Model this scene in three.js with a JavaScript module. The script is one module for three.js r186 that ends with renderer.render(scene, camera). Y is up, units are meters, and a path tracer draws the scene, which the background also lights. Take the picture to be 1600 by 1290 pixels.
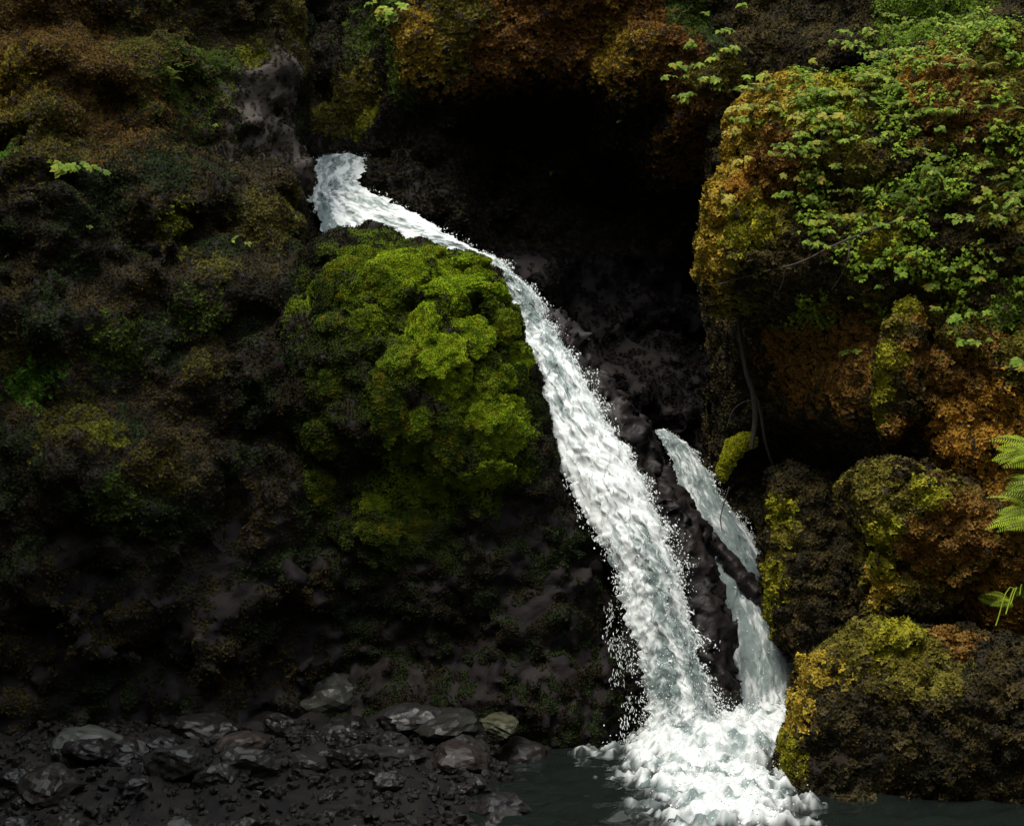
import * as THREE from 'three';
import { mergeGeometries } from 'three/addons/utils/BufferGeometryUtils.js';
import { createNoise3D } from 'simplex-noise';

// ---------------------------------------------------------------- camera, sky, sun, exposure
const scene = new THREE.Scene();
const EYE = new THREE.Vector3(0, 3.3, 16);
const camera = new THREE.PerspectiveCamera(2 * Math.atan(4.3 / 16) * 180 / Math.PI, 1600 / 1290, 0.1, 600);
camera.position.copy(EYE); camera.lookAt(0, 3.3, 0);
const renderer = new THREE.WebGLRenderer({ antialias: true });
renderer.toneMapping = THREE.LinearToneMapping;
renderer.toneMappingExposure = 3.0;
renderer.shadowMap.enabled = true;
{ // overcast sky: brighter overhead than at the horizon, as a cloud layer is
  const w = 64, h = 32, d = new Float32Array(w * h * 4);
  for (let j = 0; j < h; j++) for (let i = 0; i < w; i++) {
    const el = Math.sin(((j + 0.5) / h - 0.5) * Math.PI), L = el > 0 ? (1 + 2 * el) / 3 : 0.05, k = (j * w + i) * 4;
    d[k] = 0.95 * L; d[k + 1] = 1.0 * L; d[k + 2] = 1.03 * L; d[k + 3] = 1;
  }
  const sky = new THREE.DataTexture(d, w, h, THREE.RGBAFormat, THREE.FloatType);
  sky.mapping = THREE.EquirectangularReflectionMapping; sky.magFilter = THREE.LinearFilter; sky.needsUpdate = true;
  scene.background = sky; scene.environment = sky;
  scene.backgroundIntensity = 1; scene.environmentIntensity = 1;
}
const sun = new THREE.DirectionalLight(0xfff6e6, 1.15);
sun.position.set(-8, 30, 12); sun.target.position.set(0, 2, 0);
sun.castShadow = true; sun.shadow.radius = 34; sun.shadow.mapSize.set(2048, 2048);
Object.assign(sun.shadow.camera, { left: -14, right: 14, top: 14, bottom: -14, near: 1, far: 70 });
scene.add(sun, sun.target);

// ---------------------------------------------------------------- helpers
const mulberry = (s) => () => { s = (s + 0x6d2b79f5) | 0; let t = Math.imul(s ^ (s >>> 15), 1 | s); t = (t + Math.imul(t ^ (t >>> 7), 61 | t)) ^ t; return ((t ^ (t >>> 14)) >>> 0) / 4294967296; };
const rnd = mulberry(20240);
const N3 = createNoise3D(mulberry(77));
const V = (x, y, z) => new THREE.Vector3(x, y, z);
const lerp = (a, b, t) => a + (b - a) * t, clamp = (v, a = 0, b = 1) => Math.min(b, Math.max(a, v));
const smooth = (a, b, v) => { const t = clamp((v - a) / (b - a)); return t * t * (3 - 2 * t); };
const range = (a, b) => a + (b - a) * rnd();
const pick = (a) => a[Math.floor(rnd() * a.length)];
const fbm = (x, y, z, o = 3) => { let s = 0, a = 0.5, f = 1; for (let i = 0; i < o; i++) { s += a * N3(x * f, y * f, z * f); a *= 0.5; f *= 2.1; } return s; };
const PXM = 150;                                            // picture units per metre in the plane z = 0
const at = (px, py, z) => { const s = (16 - z) / 16; return V((px - 800) / PXM * s, 3.3 + (645 - py) / PXM * s, z); };
const toward = (p) => { const s = (16 - p.z) / 16; return [p.x / s * PXM + 800, 645 - (p.y - 3.3) / s * PXM]; };
const nearView = (p, m = 170) => { const [a, b] = toward(p); return a > -m && a < 1600 + m && b > -m && b < 1290 + m; };
const used = {};
const numbered = (n) => { const k = used[n] = (used[n] ?? -1) + 1; return k ? n + '_' + String(k).padStart(3, '0') : n; };
function shade(o) { o.castShadow = o.receiveShadow = true; return o; }
function thing(name, label, category, group, pos) {
  const o = new THREE.Group(); o.name = numbered(name); o.userData = { label, category }; if (group) o.userData.group = group;
  if (pos) o.position.copy(pos); scene.add(o); return o;
}
function mesh(name, geo, mat, parent) { const m = shade(new THREE.Mesh(geo, mat)); m.name = parent ? name : numbered(name); (parent ?? scene).add(m); return m; }
function structure(name, geo, mat, label) { const m = mesh(name, geo, mat); m.userData = { kind: 'structure', label }; return m; }

// ---- solids: fields (negative inside) meshed with surface nets
const smin = (a, b, k) => { const h = Math.max(k - Math.abs(a - b), 0) / k; return Math.min(a, b) - h * h * k * 0.25; };
const ball = (px, py, z, rx, ry, rz) => { const s = (16 - z) / 16 / PXM, c = at(px, py, z); return [c.x, c.y, c.z, rx * s, ry * s, rz]; };
const ell = (b, x, y, z) => { const X = (x - b[0]) / b[3], Y = (y - b[1]) / b[4], Z = (z - b[2]) / b[5]; const k0 = Math.sqrt(X * X + Y * Y + Z * Z), k1 = Math.sqrt((X / b[3]) ** 2 + (Y / b[4]) ** 2 + (Z / b[5]) ** 2); return k1 < 1e-6 ? -Math.min(b[3], b[4], b[5]) : k0 * (k0 - 1) / k1; };
const balls = (list, k) => (x, y, z) => { let d = 1e3; for (const b of list) d = smin(d, ell(b, x, y, z), k); return d; };
function relief(points, sigma) {                            // front surface z of a cliff over (x, y), from known points
  const P = points.map(([px, py, z]) => at(px, py, z)); let lx, ly, lz;
  return (x, y) => {
    if (x === lx && y === ly) return lz;
    let w = 1e-12, s = 0;
    for (const p of P) { const q = ((x - p.x) ** 2 + (y - p.y) ** 2) / (sigma * sigma), g = 1 / (1 + q) ** 4 + 1e-9; w += g; s += g * p.z; }
    lx = x; ly = y; return lz = s / w;
  };
}
function cells(x, y, z) {                                   // distance to the nearest of scattered points: rounded lumps
  const X = Math.floor(x), Y = Math.floor(y), Z = Math.floor(z); let best = 9;
  for (let i = -1; i < 2; i++) for (let j = -1; j < 2; j++) for (let k = -1; k < 2; k++) {
    let h = Math.imul(X + i, 374761393) ^ Math.imul(Y + j, 668265263) ^ Math.imul(Z + k, 2147483647 - 97531); h = Math.imul(h ^ (h >>> 13), 1274126177); h ^= h >>> 16;
    const a = X + i + (h & 1023) / 1023 - x, b = Y + j + ((h >>> 10) & 1023) / 1023 - y, c = Z + k + ((h >>> 20) & 1023) / 1023 - z, d = a * a + b * b + c * c;
    if (d < best) best = d;
  }
  return Math.sqrt(best);
}
function rough(x, y, z, big, lump, fine) {
  let d = big * fbm(x * 0.9 + 3, y * 0.9, z * 0.9, 2);
  if (lump) d += lump * (cells(x * 2.6 + 0.35 * N3(x * 3, y * 3, z * 3), y * 2.6, z * 2.6) - 0.5);
  if (fine) d += fine * fbm(x * 4.5, y * 4.5, z * 4.5, 3);
  return d;
}
function solid(f, lo, hi, h) {
  const nx = Math.ceil((hi[0] - lo[0]) / h) + 1, ny = Math.ceil((hi[1] - lo[1]) / h) + 1, nz = Math.ceil((hi[2] - lo[2]) / h) + 1;
  const F = new Float32Array(nx * ny * nz), id = (i, j, k) => (i * ny + j) * nz + k;
  for (let i = 0; i < nx; i++) for (let j = 0; j < ny; j++) for (let k = 0; k < nz; k++)
    F[id(i, j, k)] = i && j && k && i < nx - 1 && j < ny - 1 && k < nz - 1 ? f(lo[0] + i * h, lo[1] + j * h, lo[2] + k * h) : h;
  const vert = new Int32Array(nx * ny * nz).fill(-1), pos = [], idx = [];
  for (let i = 0; i < nx - 1; i++) for (let j = 0; j < ny - 1; j++) for (let k = 0; k < nz - 1; k++) {
    let m = 0; const c = [];
    for (let q = 0; q < 8; q++) { const v = F[id(i + (q & 1), j + ((q >> 1) & 1), k + (q >> 2))]; c.push(v); if (v < 0) m |= 1 << q; }
    if (m === 0 || m === 255) continue;
    let n = 0, X = 0, Y = 0, Z = 0;
    for (let q = 0; q < 8; q++) for (let b = 1; b < 8; b <<= 1) if (!(q & b) && (c[q] < 0) !== (c[q | b] < 0)) {
      const t = c[q] / (c[q] - c[q | b]); X += (q & 1) + (b === 1 ? t : 0); Y += ((q >> 1) & 1) + (b === 2 ? t : 0); Z += (q >> 2) + (b === 4 ? t : 0); n++;
    }
    vert[id(i, j, k)] = pos.length / 3; pos.push(lo[0] + (i + X / n) * h, lo[1] + (j + Y / n) * h, lo[2] + (k + Z / n) * h);
  }
  const quad = (a, b, c, d, flip) => flip ? idx.push(a, c, b, a, d, c) : idx.push(a, b, c, a, c, d);
  for (let i = 1; i < nx - 1; i++) for (let j = 1; j < ny - 1; j++) for (let k = 1; k < nz - 1; k++) {
    const s = F[id(i, j, k)] < 0;
    if (s !== F[id(i + 1, j, k)] < 0) quad(vert[id(i, j - 1, k - 1)], vert[id(i, j, k - 1)], vert[id(i, j, k)], vert[id(i, j - 1, k)], !s);
    if (s !== F[id(i, j + 1, k)] < 0) quad(vert[id(i - 1, j, k - 1)], vert[id(i - 1, j, k)], vert[id(i, j, k)], vert[id(i, j, k - 1)], !s);
    if (s !== F[id(i, j, k + 1)] < 0) quad(vert[id(i - 1, j - 1, k)], vert[id(i, j - 1, k)], vert[id(i, j, k)], vert[id(i - 1, j, k)], !s);
  }
  const g = new THREE.BufferGeometry();
  g.setAttribute('position', new THREE.Float32BufferAttribute(pos, 3)); g.setIndex(idx); g.computeVertexNormals();
  return g;
}
function paint(g, colorOf, flat) {                                // material colour of each vertex, and uv in metres
  const p = g.attributes.position, c = new Float32Array(p.count * 3), uv = new Float32Array(p.count * 2);
  for (let i = 0; i < p.count; i++) {
    const x = p.getX(i), y = p.getY(i), z = p.getZ(i), q = colorOf(x, y, z);
    c.set(q, i * 3); uv[i * 2] = flat ? x : x * 0.8 + z * 0.62; uv[i * 2 + 1] = flat ? z + y * 0.5 : y + z * 0.35 - x * 0.1;
  }
  g.setAttribute('color', new THREE.BufferAttribute(c, 3)); g.setAttribute('uv', new THREE.BufferAttribute(uv, 2)); return g;
}
const mixc = (a, b, t) => [lerp(a[0], b[0], t), lerp(a[1], b[1], t), lerp(a[2], b[2], t)];

// first solid surface met looking from the eye, so that things stand on the ground they grow on
const fields = [];
function hit(px, py, only) {
  const a = at(px, py, 5), b = at(px, py, -10), p = V(); let last = 0;
  for (let t = 0; t <= 1; t += 0.0025) {
    p.lerpVectors(a, b, t);
    for (const f of only ?? fields) if (f(p.x, p.y, p.z) < 0) {
      let lo = last, hi = t;
      for (let q = 0; q < 8; q++) { const m = (lo + hi) / 2; p.lerpVectors(a, b, m); f(p.x, p.y, p.z) < 0 ? hi = m : lo = m; }
      p.lerpVectors(a, b, hi); const e = 0.04, n = V(f(p.x + e, p.y, p.z) - f(p.x - e, p.y, p.z), f(p.x, p.y + e, p.z) - f(p.x, p.y - e, p.z), f(p.x, p.y, p.z + e) - f(p.x, p.y, p.z - e)).normalize();
      return { p: p.clone(), n };
    }
    last = t;
  }
  return null;
}

// ---- moss and leaf cover: small tufts standing on a surface
function tuftGeo(n, len, wid, lift, seed) {
  const r = mulberry(seed), pos = [], nor = [], up = [];
  for (let i = 0; i < n; i++) {
    const a = (i + r() * 0.8) / n * Math.PI * 2, l = len * (0.6 + 0.6 * r()), e = lift * (0.4 + 0.9 * r()), w = wid * (0.7 + 0.5 * r());
    const d = V(Math.cos(a) * Math.cos(e), Math.sin(e), Math.sin(a) * Math.cos(e)), s = V(-Math.sin(a), 0, Math.cos(a)).multiplyScalar(w / 2);
    const b = d.clone().multiplyScalar(l * 0.1), m = d.clone().multiplyScalar(l * 0.55).add(V(0, l * 0.1, 0)), t = d.clone().multiplyScalar(l).add(V(0, -l * 0.12, 0));
    const L = m.clone().add(s), R = m.clone().sub(s);
    for (const q of [b, R, L, L, R, t]) pos.push(q.x, q.y, q.z);
  }
  const g = new THREE.BufferGeometry(); g.setAttribute('position', new THREE.Float32BufferAttribute(pos, 3)); g.computeVertexNormals(); return g;
}
const UP = V(0, 1, 0);
// put(p, n) -> null or [scale, [r, g, b]]; every count follows the surface's area
let buried = [];
function cover(name, parent, geo, mat, surface, density, put, droop = 0.25, seed = 1, view = 120, lift = 0) {
  const r = mulberry(seed), P = surface.attributes.position, I = surface.index, mats = [], cols = [];
  const a = V(), b = V(), c = V(), n = V(), p = V(), q = new THREE.Quaternion(), tw = new THREE.Quaternion(), m = new THREE.Matrix4(), ax = V();
  for (let i = 0; i < I.count; i += 3) {
    a.fromBufferAttribute(P, I.getX(i)); b.fromBufferAttribute(P, I.getX(i + 1)); c.fromBufferAttribute(P, I.getX(i + 2));
    n.crossVectors(p.copy(b).sub(a), ax.copy(c).sub(a)); const A = n.length() / 2; if (A < 1e-8) continue; n.normalize();
    if (!nearView(a, view)) continue;
    ax.copy(EYE).sub(a).normalize(); if (ax.dot(n) < -0.45) continue;
    let k = A * density; k = Math.floor(k) + (r() < k % 1 ? 1 : 0);
    while (k-- > 0) {
      let u = r(), v = r(); if (u + v > 1) { u = 1 - u; v = 1 - v; }
      p.copy(a).addScaledVector(b, u).addScaledVector(a, -u).addScaledVector(c, v).addScaledVector(a, -v);
      const got = put(p, n, r); if (!got || buried.some((f) => f(p.x, p.y, p.z) < -0.02)) continue;
      if (lift) p.addScaledVector(n, lift * (0.3 + 0.7 * r()));
      ax.copy(n).add(V((r() - 0.5) * 0.7, (r() - 0.5) * 0.7 - droop, (r() - 0.5) * 0.7)).normalize();
      q.setFromUnitVectors(UP, ax).multiply(tw.setFromAxisAngle(UP, r() * 6.283));
      const s = got[0] * (0.7 + 0.6 * r()); m.compose(p, q, V(s, s * (0.8 + 0.5 * r()), s)); mats.push(m.clone()); cols.push(got[1]);
    }
  }
  const o = shade(new THREE.InstancedMesh(geo, mat, mats.length)); o.name = name;
  const col = new THREE.Color();
  mats.forEach((x, i) => { o.setMatrixAt(i, x); o.setColorAt(i, col.setRGB(...cols[i])); });
  o.userData.kind = 'stuff'; parent.add(o); console.log(name, parent.name, mats.length); return o;
}
const vary = (c, r, a = 0.3) => { const k = 1 + (r() - 0.5) * 2 * a, t = (r() - 0.5) * a * 0.5; return [c[0] * k * (1 + t), c[1] * k, c[2] * k * (1 - t)]; };

// ---------------------------------------------------------------- materials
function noiseTexture(n, cell, seed) {                     // tileable lattice noise, several octaves
  const d = new Uint8Array(n * n * 4), v = new Float32Array(n * n), r = mulberry(seed);
  for (let o = 0, c = cell, a = 0.5; o < 6 && c <= n / 2; o++, c *= 2, a *= 0.62) {
    const L = new Float32Array(c * c).map(() => r() * 2 - 1), g = (i, j) => L[((j + c) % c) * c + (i + c) % c];
    for (let j = 0; j < n; j++) for (let i = 0; i < n; i++) {
      const x = i / n * c, y = j / n * c, X = Math.floor(x), Y = Math.floor(y), fx = smooth(0, 1, x - X), fy = smooth(0, 1, y - Y);
      v[j * n + i] += a * lerp(lerp(g(X, Y), g(X + 1, Y), fx), lerp(g(X, Y + 1), g(X + 1, Y + 1), fx), fy);
    }
  }
  for (let i = 0; i < n * n; i++) { const b = clamp(128 + v[i] * 110, 0, 255); d.set([b, b, b, 255], i * 4); }
  const t = new THREE.DataTexture(d, n, n); t.wrapS = t.wrapT = THREE.RepeatWrapping; t.magFilter = t.minFilter = THREE.LinearFilter; t.needsUpdate = true; return t;
}
const grain = noiseTexture(512, 5, 5);
const rockMat = new THREE.MeshPhysicalMaterial({ vertexColors: true, roughness: 0.75, specularIntensity: 0.22, bumpMap: grain, bumpScale: 0.03 });
const wetMat = new THREE.MeshPhysicalMaterial({ vertexColors: true, roughness: 0.5, specularIntensity: 0.3, bumpMap: grain, bumpScale: 0.03 });
const stoneMat = new THREE.MeshPhysicalMaterial({ vertexColors: true, roughness: 0.36, specularIntensity: 0.45, bumpMap: grain, bumpScale: 0.02 });
const stoneMat2 = new THREE.MeshPhysicalMaterial({ roughness: 0.6, specularIntensity: 0.3 });
const mossMat = new THREE.MeshPhysicalMaterial({ color: 0xffffff, roughness: 1, specularIntensity: 0.2, side: THREE.DoubleSide });
const C = {
  rock: [0.011, 0.009, 0.0095], rock2: [0.022, 0.018, 0.017], soil: [0.026, 0.018, 0.012], grey: [0.16, 0.16, 0.14],
  brown: [0.050, 0.039, 0.015], rust: [0.13, 0.064, 0.014], olive: [0.115, 0.100, 0.016], gold: [0.26, 0.19, 0.016],
  lime: [0.23, 0.33, 0.012], green: [0.085, 0.135, 0.014], dark: [0.024, 0.036, 0.012], umber: [0.027, 0.023, 0.012],
};
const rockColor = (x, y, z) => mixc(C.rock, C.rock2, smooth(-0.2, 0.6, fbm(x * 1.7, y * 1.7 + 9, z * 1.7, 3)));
const earthColor = (x, y, z) => mixc(C.soil, C.rock, smooth(-0.3, 0.3, fbm(x * 1.3, y * 1.3 + 4, z * 1.3, 3)));
const patchy = (list) => {                                  // patches of a kind of moss round known places, ragged edges; [centre, radius, kind, strength]
  return (p) => {
    let best = null, top = 0.0;
    for (const [c, rad, kind] of list) { const v = 1 - p.distanceTo(c) / rad + 0.45 * fbm(p.x * 3.2 + rad * 9, p.y * 3.2, p.z * 3.2, 2) + 0.5 * fbm(p.x * 10 + rad * 31, p.y * 10, p.z * 10, 2); if (v > top) { top = v; best = kind; } }
    return [best, top];
  };
};
const T_MOSS = tuftGeo(14, 0.025, 0.009, 1.1, 3), T_LEAF = tuftGeo(9, 0.062, 0.026, 0.7, 4), T_SHAG = tuftGeo(12, 0.07, 0.014, 0.9, 5);

// ---------------------------------------------------------------- terrain round the gorge, unseen slopes raised to block low sky
{
  const n = 150, m = 60, pos = [], idx = [];
  for (let j = 0; j <= m; j++) for (let i = 0; i < n; i++) {
    const a = i / n * Math.PI * 2, rr = 0.001 + 300 * Math.pow(j / m, 2.6), x = Math.cos(a) * rr, z = Math.sin(a) * rr + 6;
    let rise = Math.max(smooth(5.2, 12, x), smooth(5.8, 12, -x), smooth(6.5, 12, -z), smooth(18.5, 30, z));
    const y = -0.45 + rise * 21 + 0.5 * fbm(x * 0.15, 1, z * 0.15, 3) * (1 + rise * 3) + (rr > 60 ? (rr - 60) * 0.08 : 0);
    pos.push(x, y, z);
  }
  for (let j = 0; j < m; j++) for (let i = 0; i < n; i++) { const a = j * n + i, b = j * n + (i + 1) % n, c = a + n, d = b + n; idx.push(a, b, c, b, d, c); }
  const g = new THREE.BufferGeometry(); g.setAttribute('position', new THREE.Float32BufferAttribute(pos, 3)); g.setIndex(idx); g.computeVertexNormals();
  structure('terrain', paint(g, (x, y, z) => mixc([0.03, 0.035, 0.012], [0.05, 0.04, 0.02], smooth(-0.3, 0.3, fbm(x * 0.3, y * 0.3, z * 0.3)))), new THREE.MeshStandardMaterial({ vertexColors: true, roughness: 0.95 }), 'ground round the gorge with unseen slopes raised to shade it');
}

// ---------------------------------------------------------------- cliffs
const leftZ = relief([
  [-350, -260, -3.6], [-100, -260, -3.4], [150, -260, -3.3], [400, -260, -3.6], [600, -260, -4],
  [-300, 0, -1.6], [0, 0, -1.7], [200, 0, -2.0], [400, 20, -2.5], [520, 0, -3.4],
  [-300, 150, -0.7], [30, 150, -0.6], [200, 170, -1.1], [340, 180, -1.9], [430, 190, -2.3], [500, 190, -2.9],
  [-300, 320, 0.2], [60, 310, 0.1], [220, 330, -0.4], [360, 330, -0.8], [470, 330, -1.6],
  [-300, 520, 0.6], [60, 520, 0.5], [220, 480, 0.1], [380, 500, -0.2], [500, 490, -0.45], [620, 480, -1.3],
  [-300, 640, 0.4], [60, 630, 0.3], [220, 620, 0.0], [400, 650, -0.1], [560, 650, -0.5],
  [-300, 720, 1.2], [110, 710, 1.15], [230, 760, 0.7], [400, 760, 0.15], [560, 760, -0.4],
  [-300, 900, 0.9], [100, 900, 0.8], [300, 900, 0.5], [450, 900, 0.05], [600, 900, -0.4],
  [-300, 1060, 0.7], [100, 1050, 0.6], [300, 1050, 0.4], [470, 1050, 0.1], [620, 1050, -0.4],
  [-300, 1400, 1.2], [100, 1400, 1.0], [350, 1400, 0.7], [600, 1400, 0.2],
], 0.75);
const leftF = (x, y, z) => {
  let d = (z - leftZ(x, y)) * 0.6;
  const edge = lerp(-1.55, -2.42, smooth(4.6, 5.3, y)) - 0.05 * Math.sin(y * 3);
  d = -smin(-d, -(x - edge - 0.12 * (z + 1)), 0.35);
  return Math.abs(d) > 0.5 ? d : d + rough(x, y, z, 0.28, 0.17, 0.10);
};
const backZ = relief([
  [480, -300, -8], [560, -300, -8], [640, -300, -5], [760, -300, -4.4], [950, -300, -4.4], [1150, -300, -4.6], [1400, -300, -4],
  [480, 0, -6.9], [560, 20, -7], [610, 40, -6.2], [655, 10, -3.4], [650, 70, -2.95], [700, 5, -3.4], [705, 60, -2.8], [760, 10, -3.6], [765, 70, -3.1], [820, 0, -3.4], [825, 50, -2.85], [900, 0, -3.4], [900, 50, -2.9], [945, 20, -3.5], [985, 5, -3.2], [985, 70, -2.7], [1050, 10, -3.5], [1055, 80, -2.9], [1110, 120, -2.8], [1080, 180, -2.9], [1130, 20, -3.7], [1250, 0, -4.2], [1400, 0, -3.5],
  [480, 120, -6.3], [540, 130, -6], [590, 150, -5.6], [660, 110, -3.5], [720, 100, -3.9], [800, 90, -4.2], [880, 90, -4.2], [940, 100, -4.1], [980, 130, -3.0], [1250, 120, -4],
  [480, 230, -5.4], [535, 225, -5.8], [590, 230, -4.9], [680, 210, -4.2], [780, 210, -5.2], [900, 210, -5.3], [1000, 200, -4.3], [1060, 240, -3.5], [1130, 230, -3.2], [1250, 230, -4],
  [520, 330, -5.0], [575, 310, -4.4], [680, 330, -4.0], [800, 330, -5.3], [950, 330, -5.6], [1080, 310, -4.8], [1250, 330, -4.5],
  [520, 450, -4.4], [680, 450, -3.8], [800, 470, -4.2], [950, 470, -5.2], [1100, 470, -5.2], [1300, 470, -4.5],
  [600, 650, -3.4], [800, 650, -3.3], [950, 650, -4.2], [1100, 650, -4.6], [1300, 650, -4.2],
  [600, 900, -2.6], [900, 900, -2.8], [1100, 900, -3.2], [1300, 900, -3.2],
  [600, 1300, -2], [900, 1300, -2], [1100, 1300, -2.2], [1300, 1300, -2.2],
], 0.62);
const bed = balls([ball(500, 430, -4.6, 110, 120, 1.0), ball(560, 450, -3.3, 120, 70, 0.8), ball(660, 465, -2.7, 110, 70, 0.7), ball(740, 490, -2.4, 90, 70, 0.7)], 0.3);
const backF = (x, y, z) => { const d = smin((z - backZ(x, y)) * 0.6, bed(x, y, z), 0.2); return Math.abs(d) > 0.4 ? d : d + rough(x, y, z, 0.22, 0.12, 0.09); };
const rightZ = relief([
  [1150, -300, -5], [1300, -300, -4], [1500, -300, -3], [1800, -300, -2.2],
  [1180, 0, -3.6], [1300, 20, -3.0], [1400, 20, -2.2], [1500, 0, -1.8], [1650, -20, -1.2], [1800, 0, -1],
  [1200, 120, -3.0], [1330, 110, -2.2], [1450, 80, -1.2], [1600, 60, -0.5], [1800, 60, -0.3],
  [1200, 300, -2.6], [1500, 250, -0.4], [1650, 250, 0.3], [1800, 260, 0.5],
  [1190, 500, -1.0], [1260, 490, 0.1], [1350, 500, 0.6], [1480, 450, 1.0], [1620, 450, 1.35], [1800, 450, 1.5],
  [1190, 600, -1.7], [1250, 590, -0.3], [1330, 590, 0.5], [1390, 640, 0.7], [1440, 600, 1.05], [1500, 640, 1.25], [1560, 590, 1.45], [1700, 600, 1.8],
  [1200, 720, -2.7], [1280, 720, -1.8], [1330, 720, -0.4], [1385, 690, 0.85], [1430, 720, 0.9], [1480, 740, 1.2], [1530, 700, 1.5], [1650, 720, 1.9], [1800, 720, 2.0],
  [1220, 850, -2.4], [1300, 850, -2.0], [1400, 850, 0.2], [1480, 830, 1.1], [1540, 830, 1.55], [1660, 850, 2.0],
  [1230, 960, -2.0], [1330, 960, -1.4], [1460, 960, 0.6], [1570, 940, 1.6], [1700, 960, 2.1],
  [1240, 1060, -1.8], [1400, 1060, -0.6], [1540, 1060, 1.2], [1700, 1060, 2.0],
  [1250, 1300, -1.4], [1450, 1300, 0.4], [1650, 1300, 2], [1850, 1300, 2.6],
], 0.55);
const rightF = (x, y, z) => { let d = (z - rightZ(x, y)) * 0.6; d = -smin(-d, -(2.75 - x + 0.1 * z), 0.3); return Math.abs(d) > 0.4 ? d : d + rough(x, y, z, 0.16, 0.15, 0.08); };

const T0 = Date.now(), tick = (s) => console.log(s, Date.now() - T0);
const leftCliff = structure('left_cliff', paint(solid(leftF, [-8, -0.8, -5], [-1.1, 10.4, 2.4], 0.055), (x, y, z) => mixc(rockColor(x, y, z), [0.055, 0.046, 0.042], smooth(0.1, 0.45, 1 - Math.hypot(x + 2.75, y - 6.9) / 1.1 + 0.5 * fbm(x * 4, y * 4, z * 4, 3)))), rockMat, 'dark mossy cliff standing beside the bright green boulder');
tick('left');
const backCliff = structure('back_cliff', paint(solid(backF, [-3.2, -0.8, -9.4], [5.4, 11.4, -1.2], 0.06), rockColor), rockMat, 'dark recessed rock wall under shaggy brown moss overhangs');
tick('back');
const rightCliff = structure('right_cliff', paint(solid(rightF, [2.4, -0.8, -5.4], [7.6, 10.4, 3.4], 0.05), earthColor), rockMat, 'rust brown mossy bank beside the second fall');
tick('right');

// ---------------------------------------------------------------- boulders
const heart = balls([
  ball(600, 470, -0.9, 110, 90, 0.95), ball(672, 500, -0.75, 100, 102, 1.0), ball(716, 565, -0.8, 82, 120, 0.95), ball(640, 610, -0.4, 150, 130, 0.95), ball(735, 680, -0.55, 98, 130, 0.9),
  ball(560, 640, -0.45, 90, 150, 0.75), ball(700, 800, -0.75, 150, 170, 0.85), ball(800, 900, -0.8, 110, 190, 0.75), ball(860, 1010, -0.7, 115, 190, 0.75), ball(640, 950, -0.9, 170, 200, 0.7), ball(540, 900, -0.8, 110, 180, 0.6),
  ball(545, 480, -1.15, 80, 90, 0.85), ball(525, 600, -0.75, 80, 150, 0.7), ball(560, 780, -0.7, 100, 120, 0.6), ball(800, 760, -0.75, 75, 120, 0.7), ball(560, 448, -1.3, 75, 48, 0.7),
  ball(760, 1150, -0.5, 210, 160, 0.8), ball(900, 1180, -0.3, 90, 120, 0.6), ball(600, 1180, -0.4, 150, 140, 0.7),
], 0.5);
const dress = (f, a, b, c) => (x, y, z) => { const d = f(x, y, z); return Math.abs(d) > 0.4 ? d : d + rough(x, y, z, a, b, c); };
const heartF = dress(heart, 0.24, 0.10, 0.13);
const ridge = balls([
  ball(860, 560, -2.3, 60, 60, 0.6), ball(915, 650, -1.9, 62, 80, 0.6), ball(975, 740, -1.5, 62, 90, 0.6), ball(1028, 840, -1.15, 60, 100, 0.6), ball(1068, 940, -0.8, 56, 110, 0.6), ball(1092, 1040, -0.5, 46, 110, 0.55), ball(1100, 1140, -0.25, 40, 100, 0.5),
  ball(980, 900, -1.2, 60, 150, 0.5), ball(1010, 1060, -0.7, 60, 150, 0.5), ball(800, 520, -2.4, 60, 60, 0.5),
], 0.35);
const ridgeF = dress(ridge, 0.12, 0.06, 0.14);
const crest = balls([
  ball(1245, 270, -0.3, 118, 120, 0.85), ball(1178, 380, -0.35, 92, 95, 0.75), ball(1340, 270, -0.2, 170, 140, 1.0), ball(1300, 410, -0.1, 170, 90, 0.8), ball(1460, 260, 0.1, 150, 170, 1.0), ball(1570, 250, 0.4, 150, 200, 1.0), ball(1450, 400, 0.3, 150, 110, 0.8),
  ball(1225, 200, -0.4, 74, 70, 0.6), ball(1560, 400, 0.6, 140, 130, 0.8), ball(1190, 440, -0.5, 70, 60, 0.55),
], 0.35);
const crestF = dress(crest, 0.16, 0.13, 0.14);
const lobeA = balls([ball(1412, 775, 0.95, 72, 58, 0.45), ball(1412, 850, 1.05, 60, 88, 0.42), ball(1450, 840, 1.2, 88, 70, 0.45), ball(1430, 915, 1.1, 64, 52, 0.4), ball(1475, 795, 1.15, 110, 45, 0.4)], 0.4);
const lobeB = balls([ball(1236, 805, -0.75, 30, 70, 0.35), ball(1300, 860, -0.8, 70, 110, 0.45), ball(1262, 870, -0.6, 62, 110, 0.5), ball(1300, 950, -0.5, 84, 105, 0.55), ball(1352, 1010, -0.4, 80, 110, 0.5), ball(1252, 940, -0.7, 48, 75, 0.4)], 0.25);
const lobeC = balls([ball(1394, 630, 0.95, 18, 60, 0.28), ball(1402, 575, 0.95, 18, 70, 0.28), ball(1424, 515, 0.95, 22, 50, 0.28)], 0.25);
const lobeD = balls([ball(1390, 1110, 1.55, 150, 130, 0.75), ball(1330, 1150, 1.6, 100, 130, 0.6), ball(1480, 1130, 1.7, 140, 140, 0.7), ball(1300, 1240, 1.7, 90, 120, 0.6), ball(1560, 1160, 1.9, 140, 150, 0.7)], 0.3);
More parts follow.
